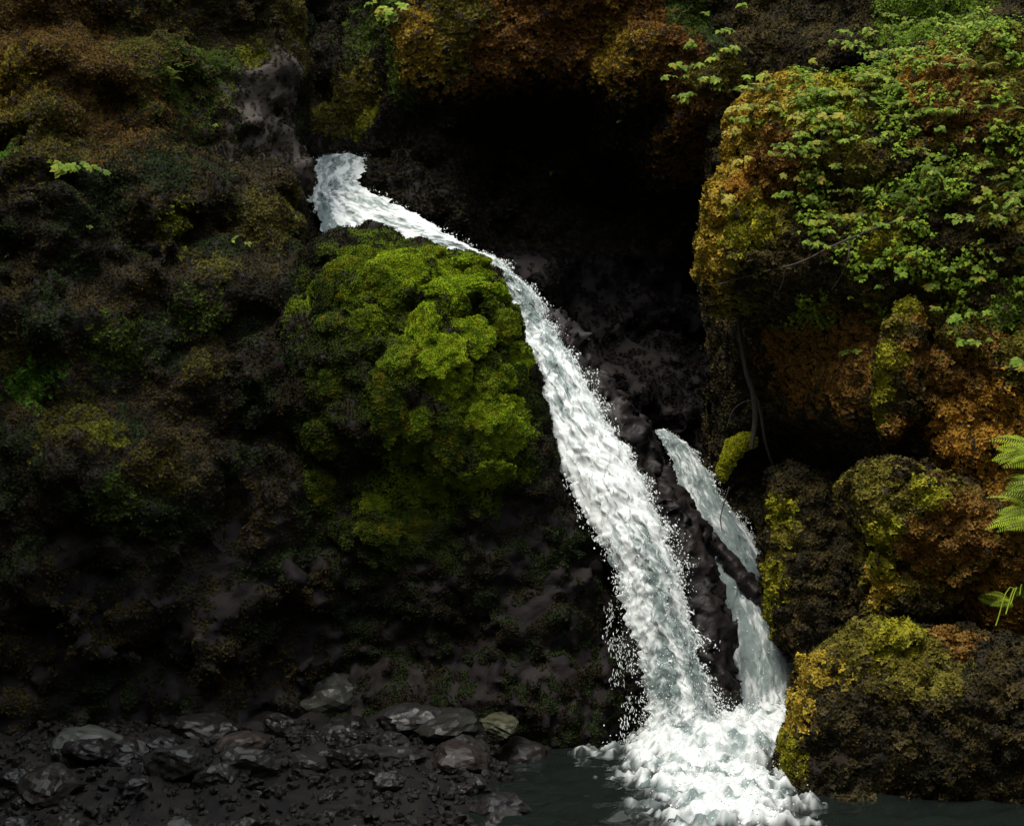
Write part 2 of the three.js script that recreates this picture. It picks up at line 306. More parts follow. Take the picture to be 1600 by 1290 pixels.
const lobeAF = dress(lobeA, 0.22, 0.12, 0.16), lobeBF = dress(lobeB, 0.16, 0.1, 0.14), lobeCF = dress(lobeC, 0.14, 0.1, 0.06), lobeDF = dress(lobeD, 0.16, 0.09, 0.12);
fields.push(heartF, ridgeF, crestF, lobeAF, lobeBF, lobeCF, lobeDF, leftF, rightF, backF);

const boulder = thing('mossy_boulder', 'huge dark boulder with bright green moss cushions beside the main waterfall', 'boulder');
const heartM = mesh('rock', paint(solid(heartF, [-3.4, -0.8, -2.6], [2.1, 6.0, 1.4], 0.045), rockColor), rockMat, boulder);
const rib = thing('rock_rib', 'wet black rock rib standing between the two waterfalls', 'rock');
mesh('rock', paint(solid(ridgeF, [-0.5, -0.8, -3.4], [2.6, 5.2, 0.7], 0.04), rockColor), wetMat, rib);
const outcrop = thing('mossy_outcrop', 'large overhanging outcrop with golden moss edge and dense leafy plants', 'outcrop');
const crestM = mesh('rock', paint(solid(crestF, [1.4, 3.6, -1.8], [7.2, 7.9, 1.9], 0.045), earthColor), rockMat, outcrop);
const boA = thing('mossy_boulder', 'olive moss covered boulder on the rusty bank under the hanging moss ridge', 'boulder');
const boAM = mesh('rock', paint(solid(lobeAF, [3, 0.8, 0.2], [6, 3.4, 2.5], 0.04), earthColor), rockMat, boA);
const boB = thing('mossy_boulder', 'dark brown shaggy boulder with green edge beside the second waterfall', 'boulder');
const boBM = mesh('rock', paint(solid(lobeBF, [2, -0.6, -1.6], [4.5, 3, 0.5], 0.04), earthColor), rockMat, boB);
const boC = thing('mossy_ridge', 'narrow upright ridge of olive moss on the rusty bank', 'rock ridge');
const boCM = mesh('rock', paint(solid(lobeCF, [3.2, 2.4, 0.2], [5, 5, 1.8], 0.04), earthColor), rockMat, boC);
const boD = thing('mossy_boulder', 'low rounded boulder with golden fringe at the edge of the foaming pool', 'boulder');
const boDM = mesh('rock', paint(solid(lobeDF, [2, -0.8, 0.5], [6, 2, 3], 0.04), earthColor), rockMat, boD);
tick('boulders');

// ---------------------------------------------------------------- moss
const H = (px, py) => { const h = hit(px, py); return h ? h.p : at(px, py, 0); };
buried = [heartF, ridgeF, crestF, lobeAF, lobeBF, lobeCF, lobeDF];
{ // left cliff
  const pt = patchy([
    [H(40, 60), 1.5, 'rust'], [H(130, 130), 1.3, 'rust'], [H(80, 175), 0.9, 'olive'], [H(250, 70), 1.1, 'olive'], [H(270, 110), 0.8, 'green'], [H(330, 95), 0.5, 'green'], [H(390, 85), 0.35, 'lime2'], [H(430, 150), 0.75, 'bare'], [H(450, 190), 0.7, 'bare'], [H(470, 250), 0.45, 'bare'], [H(20, 130), 0.8, 'gold2'], [H(470, 35), 0.6, 'olive'], [H(350, 40), 0.8, 'brown'],
    [H(280, 357), 0.30, 'lime2'], [H(340, 415), 0.24, 'olive2'], [H(410, 335), 0.43, 'olive'], [H(455, 310), 0.24, 'olive2'], [H(460, 350), 0.34, 'olive'], [H(305, 485), 0.30, 'green'], [H(325, 500), 0.24, 'green'], [H(480, 470), 0.19, 'lime2'],
    [H(185, 540), 0.39, 'green'], [H(55, 590), 0.39, 'green2'], [H(20, 550), 0.34, 'olive'], [H(120, 668), 0.49, 'olive2'], [H(165, 675), 0.24, 'lime2'], [H(315, 570), 0.24, 'olive'], [H(245, 740), 0.39, 'olive'], [H(175, 775), 0.30, 'green'], [H(260, 800), 0.34, 'dkg'], [H(10, 240), 0.39, 'green2'], [H(150, 300), 0.49, 'dkg'], [H(250, 260), 0.39, 'dkg'],
  ]);
  const kind = { rust: [0.095, 0.058, 0.016], olive: [0.085, 0.075, 0.016], green: [0.06, 0.09, 0.014], gold2: [0.16, 0.12, 0.016], lime2: [0.12, 0.13, 0.012], olive2: [0.085, 0.082, 0.014], green2: [0.08, 0.17, 0.02], brown: C.brown, dkg: C.dark };
  cover('moss', leftCliff, T_SHAG, mossMat, leftCliff.geometry, 1000, (p, n, r) => {
    const [k, s] = pt(p), low = fbm(p.x * 1.1, p.y * 1.1 + 30, p.z * 1.1, 3);
    if (k === 'bare') return r() < 0.15 ? [0.7, vary(C.umber, r, 0.4)] : null;
    if (k && r() < clamp(0.25 + s * 1.3)) return [0.64, vary(kind[k], r, 0.28)];
    if (p.y < 2.2 + low && fbm(p.x * 3, p.y * 3, p.z * 3 + 70, 2) < -0.08) return null;              // bare wet rock in the splash zone
    if (r() > 0.8) return null;
    return [0.64, vary(low > 0.15 ? C.brown : low < -0.2 ? C.dark : C.umber, r, 0.28)];
  }, 0.35, 11);
}
{ // back cliff: shaggy brown curtains above, darker tufts below with recess shade put into their colour
  const pt = patchy([[H(655, 50), 0.8, 'gold'], [H(720, 40), 0.8, 'olive'], [H(760, 70), 0.7, 'rust'], [H(830, 20), 0.8, 'rust'], [H(900, 40), 0.7, 'rust'], [H(970, 60), 0.7, 'gold'], [H(1000, 30), 0.6, 'rust'], [H(1050, 70), 0.8, 'rust'], [H(1100, 110), 0.7, 'olive'], [H(1080, 160), 0.6, 'rust'], [H(1130, 60), 0.7, 'dkg'], [H(600, 30), 0.8, 'green'], [H(560, 150), 0.6, 'olive'], [H(580, 180), 0.4, 'lime2'], [H(620, 100), 0.6, 'green'], [H(1080, 30), 0.5, 'green'], [H(520, 170), 0.5, 'olive'], [H(1080, 240), 0.5, 'rust']]);
  const kind = { rust: C.rust, olive: C.olive, gold: [0.21, 0.14, 0.018], green: [0.06, 0.09, 0.014], dkg: [0.04, 0.06, 0.018], lime2: [0.18, 0.18, 0.015] };
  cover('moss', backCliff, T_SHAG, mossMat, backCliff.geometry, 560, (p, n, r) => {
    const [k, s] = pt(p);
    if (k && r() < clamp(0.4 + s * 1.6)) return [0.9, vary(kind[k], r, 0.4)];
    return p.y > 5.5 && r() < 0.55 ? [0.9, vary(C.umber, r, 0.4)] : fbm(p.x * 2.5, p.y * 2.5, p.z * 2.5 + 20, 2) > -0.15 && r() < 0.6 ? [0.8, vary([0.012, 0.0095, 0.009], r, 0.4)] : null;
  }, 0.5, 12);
}
const bank = { rust: [0.17, 0.09, 0.020], amber: [0.27, 0.14, 0.020], gold: [0.29, 0.205, 0.025], olive: C.olive, brown: C.brown, umber: C.umber, green: C.green, moss: [0.20, 0.19, 0.014] };
function bankCover(parent, geo, list, base, dens, seed, gap = 0.85) {
  const pt = patchy(list);
  cover('moss', parent, T_LEAF, mossMat, geo, dens, (p, n, r) => {
    const [k, s] = pt(p);
    if (k && r() < clamp(0.45 + s * 1.5)) return [0.75, vary(bank[k], r, 0.4)];
    return r() < gap ? [0.8, vary(bank[fbm(p.x * 2.2, p.y * 2.2, p.z * 2.2 + 8, 2) > 0 ? base[0] : base[1]], r, 0.45)] : null;
  }, 0.4, seed);
}
bankCover(rightCliff, rightCliff.geometry, [[H(1540, 720), 1.0, 'amber'], [H(1500, 780), 0.9, 'rust'], [H(1560, 850), 0.9, 'rust'], [H(1580, 660), 0.7, 'amber'], [H(1560, 930), 0.6, 'amber'], [H(1250, 560), 0.6, 'rust'], [H(1320, 560), 0.7, 'rust'], [H(1500, 560), 0.7, 'rust'], [H(1430, 600), 0.6, 'rust'], [H(1420, 680), 0.6, 'brown'], [H(1480, 690), 0.5, 'amber'], [H(1600, 560), 0.5, 'olive'], [H(1460, 30), 0.8, 'green'], [H(1500, 520), 0.5, 'olive'], [H(1580, 450), 0.7, 'green'], [H(1480, 1000), 0.5, 'rust']], ['brown', 'umber'], 800, 21);
buried = [];
bankCover(outcrop, crestM.geometry, [[H(1150, 200), 0.55, 'gold'], [H(1135, 260), 0.5, 'gold'], [H(1115, 320), 0.5, 'gold'], [H(1105, 380), 0.5, 'gold'], [H(1170, 150), 0.5, 'gold'], [H(1230, 140), 0.6, 'gold'], [H(1160, 340), 0.45, 'moss'], [H(1200, 250), 0.5, 'rust'], [H(1300, 150), 0.6, 'moss'], [H(1380, 130), 0.6, 'olive'], [H(1420, 110), 0.5, 'amber'], [H(1500, 130), 0.6, 'rust'], [H(1150, 290), 0.4, 'amber'], [H(1380, 370), 0.3, 'moss'], [H(1560, 90), 0.6, 'olive'], [H(1250, 430), 0.5, 'brown']], ['brown', 'olive'], 950, 22, 0.85);
bankCover(boA, boAM.geometry, [[H(1370, 770), 0.3, 'olive'], [H(1420, 785), 0.2, 'olive'], [H(1450, 775), 0.25, 'moss'], [H(1385, 830), 0.2, 'moss'], [H(1378, 880), 0.2, 'moss'], [H(1375, 915), 0.2, 'gold'], [H(1490, 830), 0.5, 'rust'], [H(1540, 880), 0.5, 'rust'], [H(1450, 860), 0.3, 'rust']], ['olive', 'brown'], 1050, 23);
bankCover(boB, boBM.geometry, [[H(1215, 800), 0.25, 'moss'], [H(1205, 910), 0.3, 'moss'], [H(1200, 960), 0.25, 'moss'], [H(1230, 840), 0.2, 'olive']], ['umber', 'brown'], 1050, 24, 0.8);
bankCover(boC, boCM.geometry, [[H(1382, 560), 0.2, 'moss'], [H(1374, 600), 0.2, 'moss'], [H(1376, 645), 0.2, 'moss'], [H(1398, 500), 0.22, 'olive'], [H(1410, 480), 0.2, 'moss']], ['brown', 'rust'], 1050, 25);
bankCover(boD, boDM.geometry, [[H(1330, 1000), 0.5, 'olive'], [H(1400, 985), 0.45, 'moss'], [H(1270, 1040), 0.35, 'gold'], [H(1240, 1110), 0.35, 'gold'], [H(1232, 1170), 0.3, 'moss'], [H(1440, 1040), 0.4, 'olive'], [H(1490, 1000), 0.3, 'rust']], ['umber', 'brown'], 1050, 26, 0.75);
{ // the green boulder: cushions proud of the rock, and thin moss between them
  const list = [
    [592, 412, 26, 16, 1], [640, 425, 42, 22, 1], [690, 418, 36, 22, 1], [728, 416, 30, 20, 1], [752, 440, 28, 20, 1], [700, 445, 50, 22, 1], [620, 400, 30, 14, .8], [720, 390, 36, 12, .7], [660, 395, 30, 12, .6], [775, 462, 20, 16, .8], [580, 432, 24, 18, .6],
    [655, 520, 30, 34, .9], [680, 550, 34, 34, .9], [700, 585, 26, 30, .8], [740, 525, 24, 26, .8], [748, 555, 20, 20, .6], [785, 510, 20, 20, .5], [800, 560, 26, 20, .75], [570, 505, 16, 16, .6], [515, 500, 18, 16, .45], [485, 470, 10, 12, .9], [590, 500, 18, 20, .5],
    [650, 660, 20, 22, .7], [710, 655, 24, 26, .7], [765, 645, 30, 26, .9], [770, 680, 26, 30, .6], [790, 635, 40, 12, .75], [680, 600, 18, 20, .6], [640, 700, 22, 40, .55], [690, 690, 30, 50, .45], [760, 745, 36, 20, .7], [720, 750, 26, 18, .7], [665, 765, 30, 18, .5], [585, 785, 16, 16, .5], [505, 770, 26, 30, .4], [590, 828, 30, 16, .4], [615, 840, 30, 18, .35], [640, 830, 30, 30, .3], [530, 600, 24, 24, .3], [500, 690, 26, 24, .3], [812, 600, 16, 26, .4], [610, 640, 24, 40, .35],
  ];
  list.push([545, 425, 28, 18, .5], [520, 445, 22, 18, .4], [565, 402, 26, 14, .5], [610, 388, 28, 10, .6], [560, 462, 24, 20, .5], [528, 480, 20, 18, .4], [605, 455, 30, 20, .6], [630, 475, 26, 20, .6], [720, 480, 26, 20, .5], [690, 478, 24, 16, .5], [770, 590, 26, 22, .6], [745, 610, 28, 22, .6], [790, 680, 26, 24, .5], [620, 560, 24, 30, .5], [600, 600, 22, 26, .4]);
  const geos = [], spots = [];
  for (const [px, py, rx, ry, b] of list) {
    const h = hit(px, py, [heartF, leftF]); if (!h) continue;
    const s = (16 - h.p.z) / 16 / PXM, g = new THREE.IcosahedronGeometry(1, 4), P = g.attributes.position, off = range(0, 50);
    for (let i = 0; i < P.count; i++) {
      const x = P.getX(i), y = P.getY(i), z = P.getZ(i), k = 1 + 0.55 * fbm(x * 1.5 + off, y * 1.5, z * 1.5, 3);
      const q = V(x * rx * s, y * ry * s, z * Math.min(rx, ry) * s * 0.8).multiplyScalar(k * 1.25); q.addScaledVector(h.n, -0.6 * q.dot(h.n)); P.setXYZ(i, h.p.x + q.x - h.n.x * 0.02, h.p.y + q.y - h.n.y * 0.02, h.p.z + q.z - h.n.z * 0.02);
    }
    g.computeVertexNormals(); const n = g.attributes.position.count, ind = []; for (let i = 0; i < n; i++) ind.push(i); g.setIndex(ind);
    const hue = mixc([0.032, 0.048, 0.010], C.lime, b > 0.7 ? 1 : b > 0.45 ? 0.55 : 0.15);  // three green mixes; lower cushions get darker ones, shade put into the colour
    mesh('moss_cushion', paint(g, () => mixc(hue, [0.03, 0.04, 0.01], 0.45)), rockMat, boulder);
    geos.push([g, hue]); spots.push([h.p, Math.max(rx, ry) * s, hue]);
  }
  const all = mergeGeometries(geos.map(([g]) => { const q = g.clone(); q.deleteAttribute('uv'); return q; }));
  let ofs = 0; const tags = []; for (const [g, hue] of geos) { tags.push([ofs += g.attributes.position.count, hue]); }
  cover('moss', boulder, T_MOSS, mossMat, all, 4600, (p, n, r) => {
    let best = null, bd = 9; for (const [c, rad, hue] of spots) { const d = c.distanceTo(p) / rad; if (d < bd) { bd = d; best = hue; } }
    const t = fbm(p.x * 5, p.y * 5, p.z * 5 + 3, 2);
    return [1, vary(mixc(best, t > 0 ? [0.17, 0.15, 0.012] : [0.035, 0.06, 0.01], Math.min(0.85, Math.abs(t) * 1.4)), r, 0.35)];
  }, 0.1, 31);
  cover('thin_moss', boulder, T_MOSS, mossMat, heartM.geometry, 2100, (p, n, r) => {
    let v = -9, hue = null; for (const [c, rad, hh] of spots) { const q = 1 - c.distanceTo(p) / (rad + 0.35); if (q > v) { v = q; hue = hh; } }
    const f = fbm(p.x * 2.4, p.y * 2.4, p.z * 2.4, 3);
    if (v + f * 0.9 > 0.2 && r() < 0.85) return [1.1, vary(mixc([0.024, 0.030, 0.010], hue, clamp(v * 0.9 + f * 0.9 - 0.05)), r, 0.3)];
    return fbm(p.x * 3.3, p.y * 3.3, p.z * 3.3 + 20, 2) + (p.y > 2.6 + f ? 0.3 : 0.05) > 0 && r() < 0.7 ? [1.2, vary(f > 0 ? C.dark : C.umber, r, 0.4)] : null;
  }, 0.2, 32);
}
tick('moss');

// ---------------------------------------------------------------- water
const foamMat = new THREE.MeshPhysicalMaterial({ vertexColors: true, roughness: 0.85, specularIntensity: 0.4, side: THREE.DoubleSide });
const shredMat = new THREE.MeshPhysicalMaterial({ color: new THREE.Color().setRGB(0.76, 0.8, 0.8), roughness: 0.6, side: THREE.DoubleSide });
const dropMat = new THREE.MeshPhysicalMaterial({ color: new THREE.Color().setRGB(0.8, 0.84, 0.84), roughness: 0.4 });
const WHITE = [0.66, 0.69, 0.695], CLEAR = [0.16, 0.20, 0.20];
// rows: [left px, left py, right px, right py, z, clearness]
function waterPath(rows) {
  const L = new THREE.CatmullRomCurve3(rows.map((r) => at(r[0], r[1], r[4])), false, 'centripetal'), R = new THREE.CatmullRomCurve3(rows.map((r) => at(r[2], r[3], r[4])), false, 'centripetal');
  const Cn = new THREE.CatmullRomCurve3(rows.map((r) => V(r[5] ?? 0, 0, 0).add(V(0, 0, 0))), false, 'centripetal');
  return (v) => { const n = rows.length - 1, t = clamp(v) * n, i = Math.min(n - 1, Math.floor(t)); return { l: L.getPoint(v), r: R.getPoint(v), clear: lerp(rows[i][5] ?? 0, rows[i + 1][5] ?? 0, t - i) }; };
}
function waterSheet(name, parent, rows, nu, nv, { bulge = 0.15, lump = 0.06, ragged = 0.12, seed = 0, clear = 0, front = 0 } = {}) {
  const path = waterPath(rows), pos = [], col = [], idx = [], len = path(0).l.distanceTo(path(1).l), S = seed * 17;
  const drop = [];
  for (let j = 0; j <= nv; j++) {
    const v = j / nv, { l, r, clear: cl } = path(v), c = l.clone().add(r).multiplyScalar(0.5), e = r.clone().sub(l).multiplyScalar(0.5), y = v * len;
    const ll = 1 + ragged * (fbm(S, y * 5, 1, 3) * 1.6 + 0.3 * N3(S, y * 14, 4)), rr = 1 + ragged * (fbm(S + 9, y * 5, 1, 3) * 1.6 + 0.35 * N3(S + 4, y * 14, 2));
    for (let i = 0; i <= nu; i++) {
      const u = i / nu * 2 - 1, k = 1 + ((u < 0 ? ll : rr) - 1) * Math.abs(u) ** 4, w = e.length() * u * k;
      const q = c.clone().addScaledVector(e, u * k);
      const flow = y - 0.25 * u * u;
      const b1 = fbm(w * 4 + S, flow * 2.6, 0.5, 3), b2 = N3(w * 8 + S, flow * 3.6, 2), b3 = N3(w * 20, flow * 4.5 + S, 3), b4 = N3(w * 46, flow * 9, S);
      const side = 1 - Math.abs(u) ** 3, d = front + bulge * (1 - u * u) + lump * side * (1.5 * b1 + 0.42 * b2 + 0.17 * b3 + 0.05 * b4);
      q.z += d * 0.9; q.y += d * 0.4; q.x += lump * 0.5 * N3(w * 10, flow * 8, 7 + S);
      pos.push(q.x, q.y, q.z);
      const gap = fbm(w * 3.6 + 40 + S, flow * 1.1, 8, 3) + 0.5 * fbm(w * 13, flow * 3.2 + 5, S, 2) + 0.4 * fbm(w * 40, flow * 7, S + 3, 2);
      col.push(...mixc(WHITE, CLEAR, 1 - smooth(-0.25, 0.55, 0.36 - gap - cl * 0.9 - clear)));
    }
    drop.push({ l: c.clone().addScaledVector(e, -ll), r: c.clone().addScaledVector(e, rr), v });
  }
  for (let j = 0; j < nv; j++) for (let i = 0; i < nu; i++) { const a = j * (nu + 1) + i, b = a + 1, c = a + nu + 1, d = c + 1; idx.push(a, c, b, b, c, d); }
  const g = new THREE.BufferGeometry(); g.setAttribute('position', new THREE.Float32BufferAttribute(pos, 3)); g.setAttribute('color', new THREE.Float32BufferAttribute(col, 3)); g.setIndex(idx); g.computeVertexNormals();
  return { mesh: mesh(name, g, foamMat, parent), edge: drop, path };
}
function dropGeo() { const g = new THREE.IcosahedronGeometry(1, 1), P = g.attributes.position; for (let i = 0; i < P.count; i++) { const x = P.getX(i), y = P.getY(i), z = P.getZ(i), k = 1 + 0.45 * N3(x * 1.3, y * 1.3, z * 1.3 + 5); P.setXYZ(i, x * k, y * k, z * k); } g.computeVertexNormals(); return g; }
const DROP = dropGeo();
function spray(name, parent, pts) {                        // pts: [x, y, z, size, stretch]
  const o = shade(new THREE.InstancedMesh(DROP, dropMat, pts.length)), m = new THREE.Matrix4(), q = new THREE.Quaternion(), e = new THREE.Euler();
  pts.forEach(([x, y, z, s, k], i) => o.setMatrixAt(i, m.compose(V(x, y, z), q.setFromEuler(e.set(range(-0.5, 0.5), range(0, 6), range(-0.2, 0.9))), V(s * range(0.6, 1.2), s * k * range(0.7, 1.3), s * range(0.6, 1.2)))));
  o.name = name; o.userData.kind = 'stuff'; parent.add(o); console.log(name, pts.length);
}
const gauss = () => (rnd() + rnd() + rnd() - 1.5) * 1.15;
function edgeSpray(sheet, n, spread, out = []) {
  for (let i = 0; i < n; i++) {
    const e = pick(sheet.edge), right = rnd() < 0.78, p = right ? e.r : e.l; if (fbm(p.y * 2.7, right ? 2 : 6, 9, 2) < -0.12) continue; const d = Math.abs(gauss()) * spread * (right ? 1 : 0.45) * (0.4 + 0.9 * e.v) * Math.max(0.1, 0.5 + fbm(p.x * 3, p.y * 3, 4, 2) * 1.8);
    const s = Math.exp(range(Math.log(0.0012), Math.log(0.008)));
    out.push([p.x + (right ? d : -d) + range(-0.06, 0.03), p.y + range(-0.05, 0.05), p.z + 0.07 + range(-0.08, 0.15), s, range(1, 2.2)]);
  }
  return out;
}
function faceSpray(sheet, n, out = []) {
  const P = sheet.mesh.geometry.attributes.position;
  for (let i = 0; i < n; i++) { const k = Math.floor(rnd() * P.count), s = Math.exp(range(Math.log(0.0015), Math.log(0.005))); out.push([P.getX(k), P.getY(k) + range(0, 0.03), P.getZ(k) + range(0, 0.07), s, range(0.8, 2)]); }
  return out;
}
// shreds of torn water along a fall: small ragged films, long in the direction of the flow
function shredGeo(seed) {
  const r = mulberry(seed), n = 9, pos = [0, 0, 0], idx = [];
  for (let i = 0; i < n; i++) { const a = i / n * 6.283, k = (i % 2 ? 0.45 : 1) * (0.6 + 0.7 * r()); pos.push(Math.cos(a) * k * 0.6, Math.sin(a) * k, (r() - 0.5) * 0.9); idx.push(0, 1 + i, 1 + (i + 1) % n); }
  const g = new THREE.BufferGeometry(); g.setAttribute('position', new THREE.Float32BufferAttribute(pos, 3)); g.setIndex(idx); g.computeVertexNormals(); return g;
}
function lace(name, parent, sheet, n, spread) {
  for (let part = 0; part < 2; part++) {
    const o = shade(new THREE.InstancedMesh(shredGeo(part + 5), shredMat, n / 2)), m = new THREE.Matrix4(), q = new THREE.Quaternion(), e = new THREE.Euler(), P = sheet.mesh.geometry.attributes.position;
    for (let i = 0; i < n / 2; i++) {
      let p; const s = Math.exp(range(Math.log(0.005), Math.log(0.022)));
      if (rnd() < 0.85) { const d = pick(sheet.edge), right = rnd() < 0.78, t = Math.abs(gauss()) * spread * Math.max(0.05, 0.45 + 1.6 * fbm((right ? d.r : d.l).y * 4, right ? 3 : 8, 1, 2)) * (right ? 1 : 0.5); p = (right ? d.r : d.l).clone().add(V(right ? t - 0.04 : 0.04 - t, 0, range(-0.02, 0.14))); }
      else { const k = Math.floor(rnd() * P.count); p = V(P.getX(k), P.getY(k), P.getZ(k) + range(0, 0.03)); }
      o.setMatrixAt(i, m.compose(p, q.setFromEuler(e.set(range(-0.9, 0.6), range(-0.9, 0.9), range(0.1, 0.9))), V(s * range(0.5, 1), s * range(0.8, 1.8), s)));
    }
    o.name = name; o.userData.kind = 'stuff'; parent.add(o);
  }
}
const water = (name, label) => { const o = new THREE.Group(); o.name = numbered(name); o.userData = { kind: 'structure', label }; scene.add(o); return o; };
const stream = water('stream', 'white water rushing down the rocky channel above the green boulder');
const s1 = waterSheet('water', stream, [[500, 246, 575, 244, -5.7, .6], [497, 250, 574, 248, -5.0, .25], [486, 275, 568, 268, -4.5, .05], [482, 305, 560, 285, -4.1, .35], [490, 325, 580, 300, -3.8, .1], [515, 350, 620, 318, -3.3, 0], [560, 372, 660, 340, -2.9, 0], [620, 385, 700, 365, -2.6, .05], [680, 400, 735, 385, -2.4, .1], [730, 420, 770, 405, -2.2, .2]], 70, 420, { bulge: 0.08, lump: 0.05, ragged: 0.1, seed: 1 });
const s1b = waterSheet('side_water', stream, [[498, 318, 540, 330, -3.7, .7], [500, 345, 560, 352, -3.3, .8], [505, 372, 590, 378, -2.95, .8], [515, 392, 610, 398, -2.8, .9]], 40, 80, { bulge: 0.05, lump: 0.05, seed: 2, clear: 0.15 });
spray('spray', stream, faceSpray(s1, 700, edgeSpray(s1, 600, 0.08)));
const fall = water('waterfall', 'main white waterfall pouring down beside the green mossy boulder');
const s2 = waterSheet('water', fall, [[720, 412, 772, 402, -2.3, .3], [748, 424, 792, 422, -2.05, .35], [772, 448, 836, 458, -1.9, .45], [785, 490, 860, 510, -1.75, .4], [800, 535, 888, 550, -1.5, .25], [818, 585, 912, 592, -1.2, .0], [832, 640, 945, 655, -.9, -.1], [852, 705, 990, 715, -.6, -.1], [893, 770, 1012, 775, -.35, 0], [933, 840, 1040, 835, -.12, .08], [962, 900, 1062, 900, .06, .18], [978, 960, 1076, 965, .2, .2], [996, 1020, 1096, 1030, .34, .25], [1010, 1080, 1112, 1090, .46, .25], [1012, 1140, 1124, 1145, .56, .15], [1005, 1190, 1135, 1190, .66, 0]], 110, 900, { bulge: 0.2, lump: 0.055, ragged: 0.14, seed: 3 });
spray('spray', fall, faceSpray(s2, 5000, edgeSpray(s2, 4200, 0.2)));
lace('torn_water', fall, s2, 5000, 0.14);
const trick = []; for (let i = 0; i < 1500; i++) { const t = rnd(), k = Math.floor(rnd() * 5), p = at(938 + k * 12 + t * 38 + gauss() * 9, 890 + t * 270, 0.08 + t * 0.32), ok = fbm(p.x * 5, p.y * 2.2, k, 2) > 0.05; if (ok) trick.push([p.x, p.y, p.z + 0.1, range(0.0015, 0.004), range(2.5, 8)]); }
spray('trickle', fall, trick);
const fall2 = water('waterfall', 'smaller grey waterfall sliding behind the black rock rib');
const s3 = waterSheet('water', fall2, [[1022, 672, 1050, 680, -2.9, .2], [1034, 690, 1075, 695, -2.6, .1], [1052, 725, 1105, 735, -2.35, .15], [1066, 780, 1135, 785, -2.1, .2], [1085, 840, 1178, 840, -1.85, .2], [1105, 900, 1205, 895, -1.6, .35], [1118, 960, 1222, 950, -1.35, .35], [1130, 1020, 1245, 1010, -1.05, .3], [1135, 1080, 1262, 1070, -.75, .25], [1130, 1150, 1270, 1140, -.45, .1]], 90, 420, { bulge: 0.12, lump: 0.03, ragged: 0.08, seed: 5, clear: 0.4 });
spray('spray', fall2, faceSpray(s3, 500, edgeSpray(s3, 900, 0.12)));
lace('torn_water', fall2, s3, 1500, 0.1);
{ // pool and foam
  const pool = water('pool', 'foaming plunge pool at the foot of the two waterfalls'), n = 220, m = 150, x0 = -1.2, x1 = 4.6, z0 = -1.6, z1 = 4.2, pos = [], col = [], idx = [], Q = [];
  for (let j = 0; j <= m; j++) for (let i = 0; i <= n; i++) {
    const x = lerp(x0, x1, i / n), z = lerp(z0, z1, j / m);
    const d1 = Math.hypot((x - 1.95) / 0.95, (z - 0.75) / 0.75), d2 = Math.hypot((x - 2.6) / 1.2, (z + 0.1) / 0.8), d3 = Math.hypot((x - 1.85) / 0.8, (z - 2.1) / 1.9);
    const k = Math.max(1.25 - d1, 1.2 - d2, 1.1 - d3) + 0.5 * fbm(x * 1.8, 2, z * 1.8, 3) + 0.35 * fbm(x * 5, 6, z * 5, 2) - 2 * smooth(2.7, 3.3, x) * smooth(1.1, 1.8, z);
    const body = smooth(-0.25, 0.7, k), y = -0.17 + 0.17 * body - 0.12 * (1 - smooth(0, 0.25, body)) + 0.20 * Math.max(0, 1.1 - d1) + 0.22 * Math.max(0, 1.1 - d2) + (0.02 + 0.045 * body) * (fbm(x * 4.5, 7, z * 4.5, 3) * 1.6 + 0.4 * N3(x * 9, 3, z * 9) + 0.15 * N3(x * 22, 3, z * 22));
    pos.push(x, y, z); col.push(...mixc([0.010, 0.014, 0.013], mixc([0.60, 0.63, 0.63], CLEAR, smooth(0.0, 0.45, fbm(x * 2.5, 15, z * 2.5, 3) + 0.4 * fbm(x * 9, 11, z * 9, 2))), smooth(0.1, 0.6, k + 0.35 * fbm(x * 7, 5, z * 7, 3))));
    if (k > 0.35) Q.push([x, y, z]);
  }
  for (let j = 0; j < m; j++) for (let i = 0; i < n; i++) { const a = j * (n + 1) + i, b = a + 1, c = a + n + 1, d = c + 1; idx.push(a, c, b, b, c, d); }
  const g = new THREE.BufferGeometry(); g.setAttribute('position', new THREE.Float32BufferAttribute(pos, 3)); g.setAttribute('color', new THREE.Float32BufferAttribute(col, 3)); g.setIndex(idx); g.computeVertexNormals();
  mesh('foam', g, foamMat, pool);
  const pts = []; for (let i = 0; i < 3000; i++) { const [x, y, z] = pick(Q), h = Math.abs(gauss()) * 0.22; pts.push([x + range(-0.05, 0.05), y + h * rnd(), z, Math.exp(range(Math.log(0.002), Math.log(0.008))), range(0.7, 1.6)]); }
  spray('spray', pool, pts);
  const dw = new THREE.PlaneGeometry(14, 26, 180, 320); dw.rotateX(-Math.PI / 2); dw.translate(0.8, -0.12, 12);
  const P = dw.attributes.position; for (let i = 0; i < P.count; i++) P.setY(i, P.getY(i) + 0.05 * fbm(P.getX(i) * 1.4, 0, P.getZ(i) * 2.2, 4)); dw.computeVertexNormals();
  structure('river_water', dw, new THREE.MeshPhysicalMaterial({ color: new THREE.Color().setRGB(0.008, 0.011, 0.010), roughness: 0.08 }), 'dark water running away from the pool');
}
tick('water');

